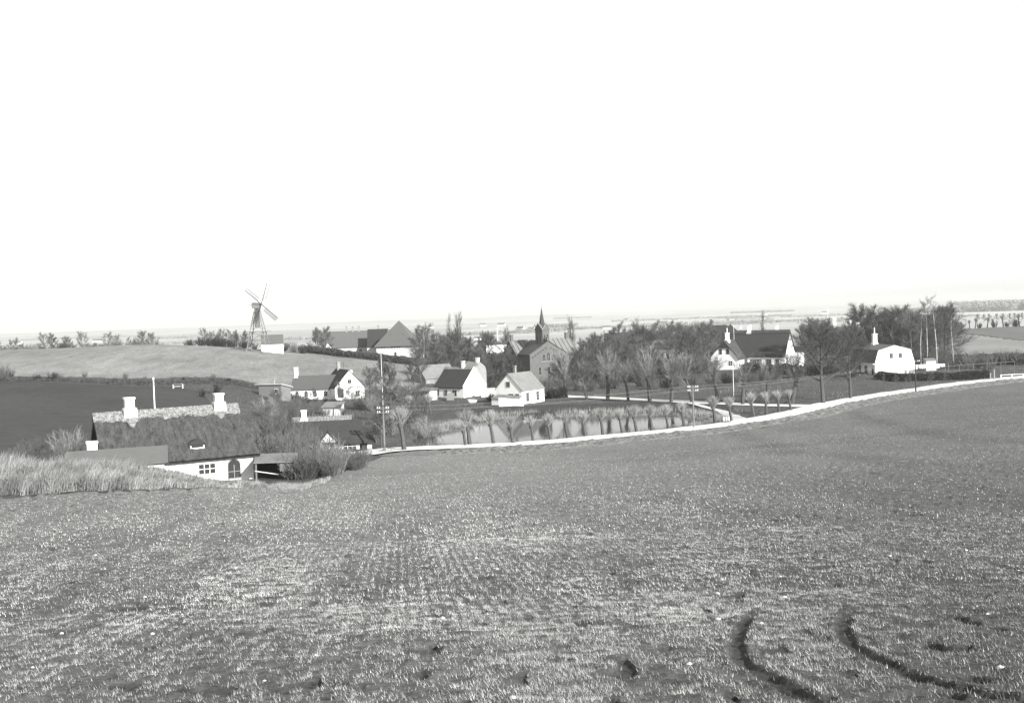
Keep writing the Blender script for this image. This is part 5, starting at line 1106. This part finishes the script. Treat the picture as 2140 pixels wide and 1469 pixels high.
for k, (px, D, s) in enumerate(((1906, 256, 1.15), (1926, 254, 1.22), (1938, 258, 1.2), (1957, 250, 1.3), (1994, 248, .95))):
    x, y = on(px, D); plant(f'birch{k % 2}', x, y, s, f'tall birch with pale trunk, {ORD[k]} from the left beside the gambrel house', 'birch', 'birches right of the gambrel house')
for k, px in enumerate((1845, 1872, 1898, 1944, 1975)):
    x, y = on(px, 210); plant('pale0', x, y, .26, 'very small young tree planted before the dark hedge', 'sapling', 'saplings before the dark hedge')
# hedgerow willows beyond the right fields
scatter(['dbush0', 'pol1'], [(2005, 2140, 458, 464, 11, 1.3)], 'stubby pollard on the ridge line beyond the right fields', 'pollard tree', 'pollards on the right ridge')
scatter(BU, [(1960, 2010, 440, 460, 5, 1.6)], 'shrub on the ridge line at the wood end', 'bush', 'shrubs on the right ridge')

# ------------------------------------------------------------------ far plain
for k in range(26):
    D = random.choice([1100, 1300, 1300, 1300, 1600, 2100, 2800, 3600])*random.uniform(.9, 1.1); px = random.uniform(-80, 2220); sx_ = random.uniform(40, 260)*D/1500; x, y = on(px, D)
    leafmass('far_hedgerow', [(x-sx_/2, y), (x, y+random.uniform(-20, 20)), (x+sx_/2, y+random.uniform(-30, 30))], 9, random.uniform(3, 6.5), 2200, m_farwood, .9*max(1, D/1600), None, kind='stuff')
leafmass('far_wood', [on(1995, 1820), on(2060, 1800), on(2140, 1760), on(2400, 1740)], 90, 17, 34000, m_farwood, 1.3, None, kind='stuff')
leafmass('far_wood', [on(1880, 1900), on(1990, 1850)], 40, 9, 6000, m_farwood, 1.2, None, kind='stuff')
for k in range(9):
    x, y = on(2045+k*13, 900); plant('bare2', x, y, .8, 'tiny tree in the even row on the far pale field', 'tree', 'row of tiny trees on the far field')
rdm = random.Random(5)
farm = None
spots = [(85, 692, 1500), (140, 697, 1300), (205, 690, 1800), (300, 693, 1400), (402, 700, 800), (560, 688, 900), (585, 691, 850), (720, 683, 1300), (742, 684, 1250), (708, 682, 1350), (835, 664, 2300), (902, 658, 2400),
         (1000, 672, 900), (1090, 666, 1500), (1112, 667, 1450), (1010, 660, 2300), (1050, 660, 2200), (1270, 664, 1300), (1388, 662, 1500), (1396, 663, 1400), (1600, 637, 2600), (1625, 646, 2000), (1311, 654, 2500), (1780, 655, 1200), (1957, 629, 2300), (1725, 640, 2500), (480, 684, 1900), (40, 690, 2000), (660, 686, 1500)]
for k, (px, py, D) in enumerate(spots):
    x, y = on(px, D)
    if farm is None:
        farm = empty('farmhouse', (0, 0, 0)); walls(farm, gable(7, 3.2, 6.4), 15, m_white); roof(farm, gable(7, 3.2, 6.4), 15, m_tilem, t=.2, o=.3); fo = farm
    else: fo = copy_tree(farm)
    fo.location = (x, y, gz(x, y)); fo.rotation_euler = (0, 0, rdm.uniform(-.7, .7)); s_ = rdm.uniform(.55, .8)*min(1.3, max(.75, D/1500)); fo.scale = (s_, s_, s_)
    tag(fo, 'tiny white farmhouse far out on the hazy plain', 'farmhouse', 'farmhouses on the plain')
# prototypes never used
for k_, P in PROTO.items():
    if not P[1]:
        for ch in list(P[0].children): bpy.data.objects.remove(ch)
        bpy.data.objects.remove(P[0])

# ------------------------------------------------------------------ haze
hm = bpy.data.materials.new('haze_air'); hm.use_nodes = True; n_ = hm.node_tree.nodes; n_.clear()
vo = n_.new('ShaderNodeVolumePrincipled'); vo.inputs['Color'].default_value = g3(.66); vo.inputs['Density'].default_value = .00019; vo.inputs['Anisotropy'].default_value = 0.2
ou = n_.new('ShaderNodeOutputMaterial'); hm.node_tree.links.new(vo.outputs[0], ou.inputs['Volume'])
hz = MB().box(-9200, 9200, -60, 7400, -22, 33.5).build('haze', hm); tag(hz, kind='stuff')
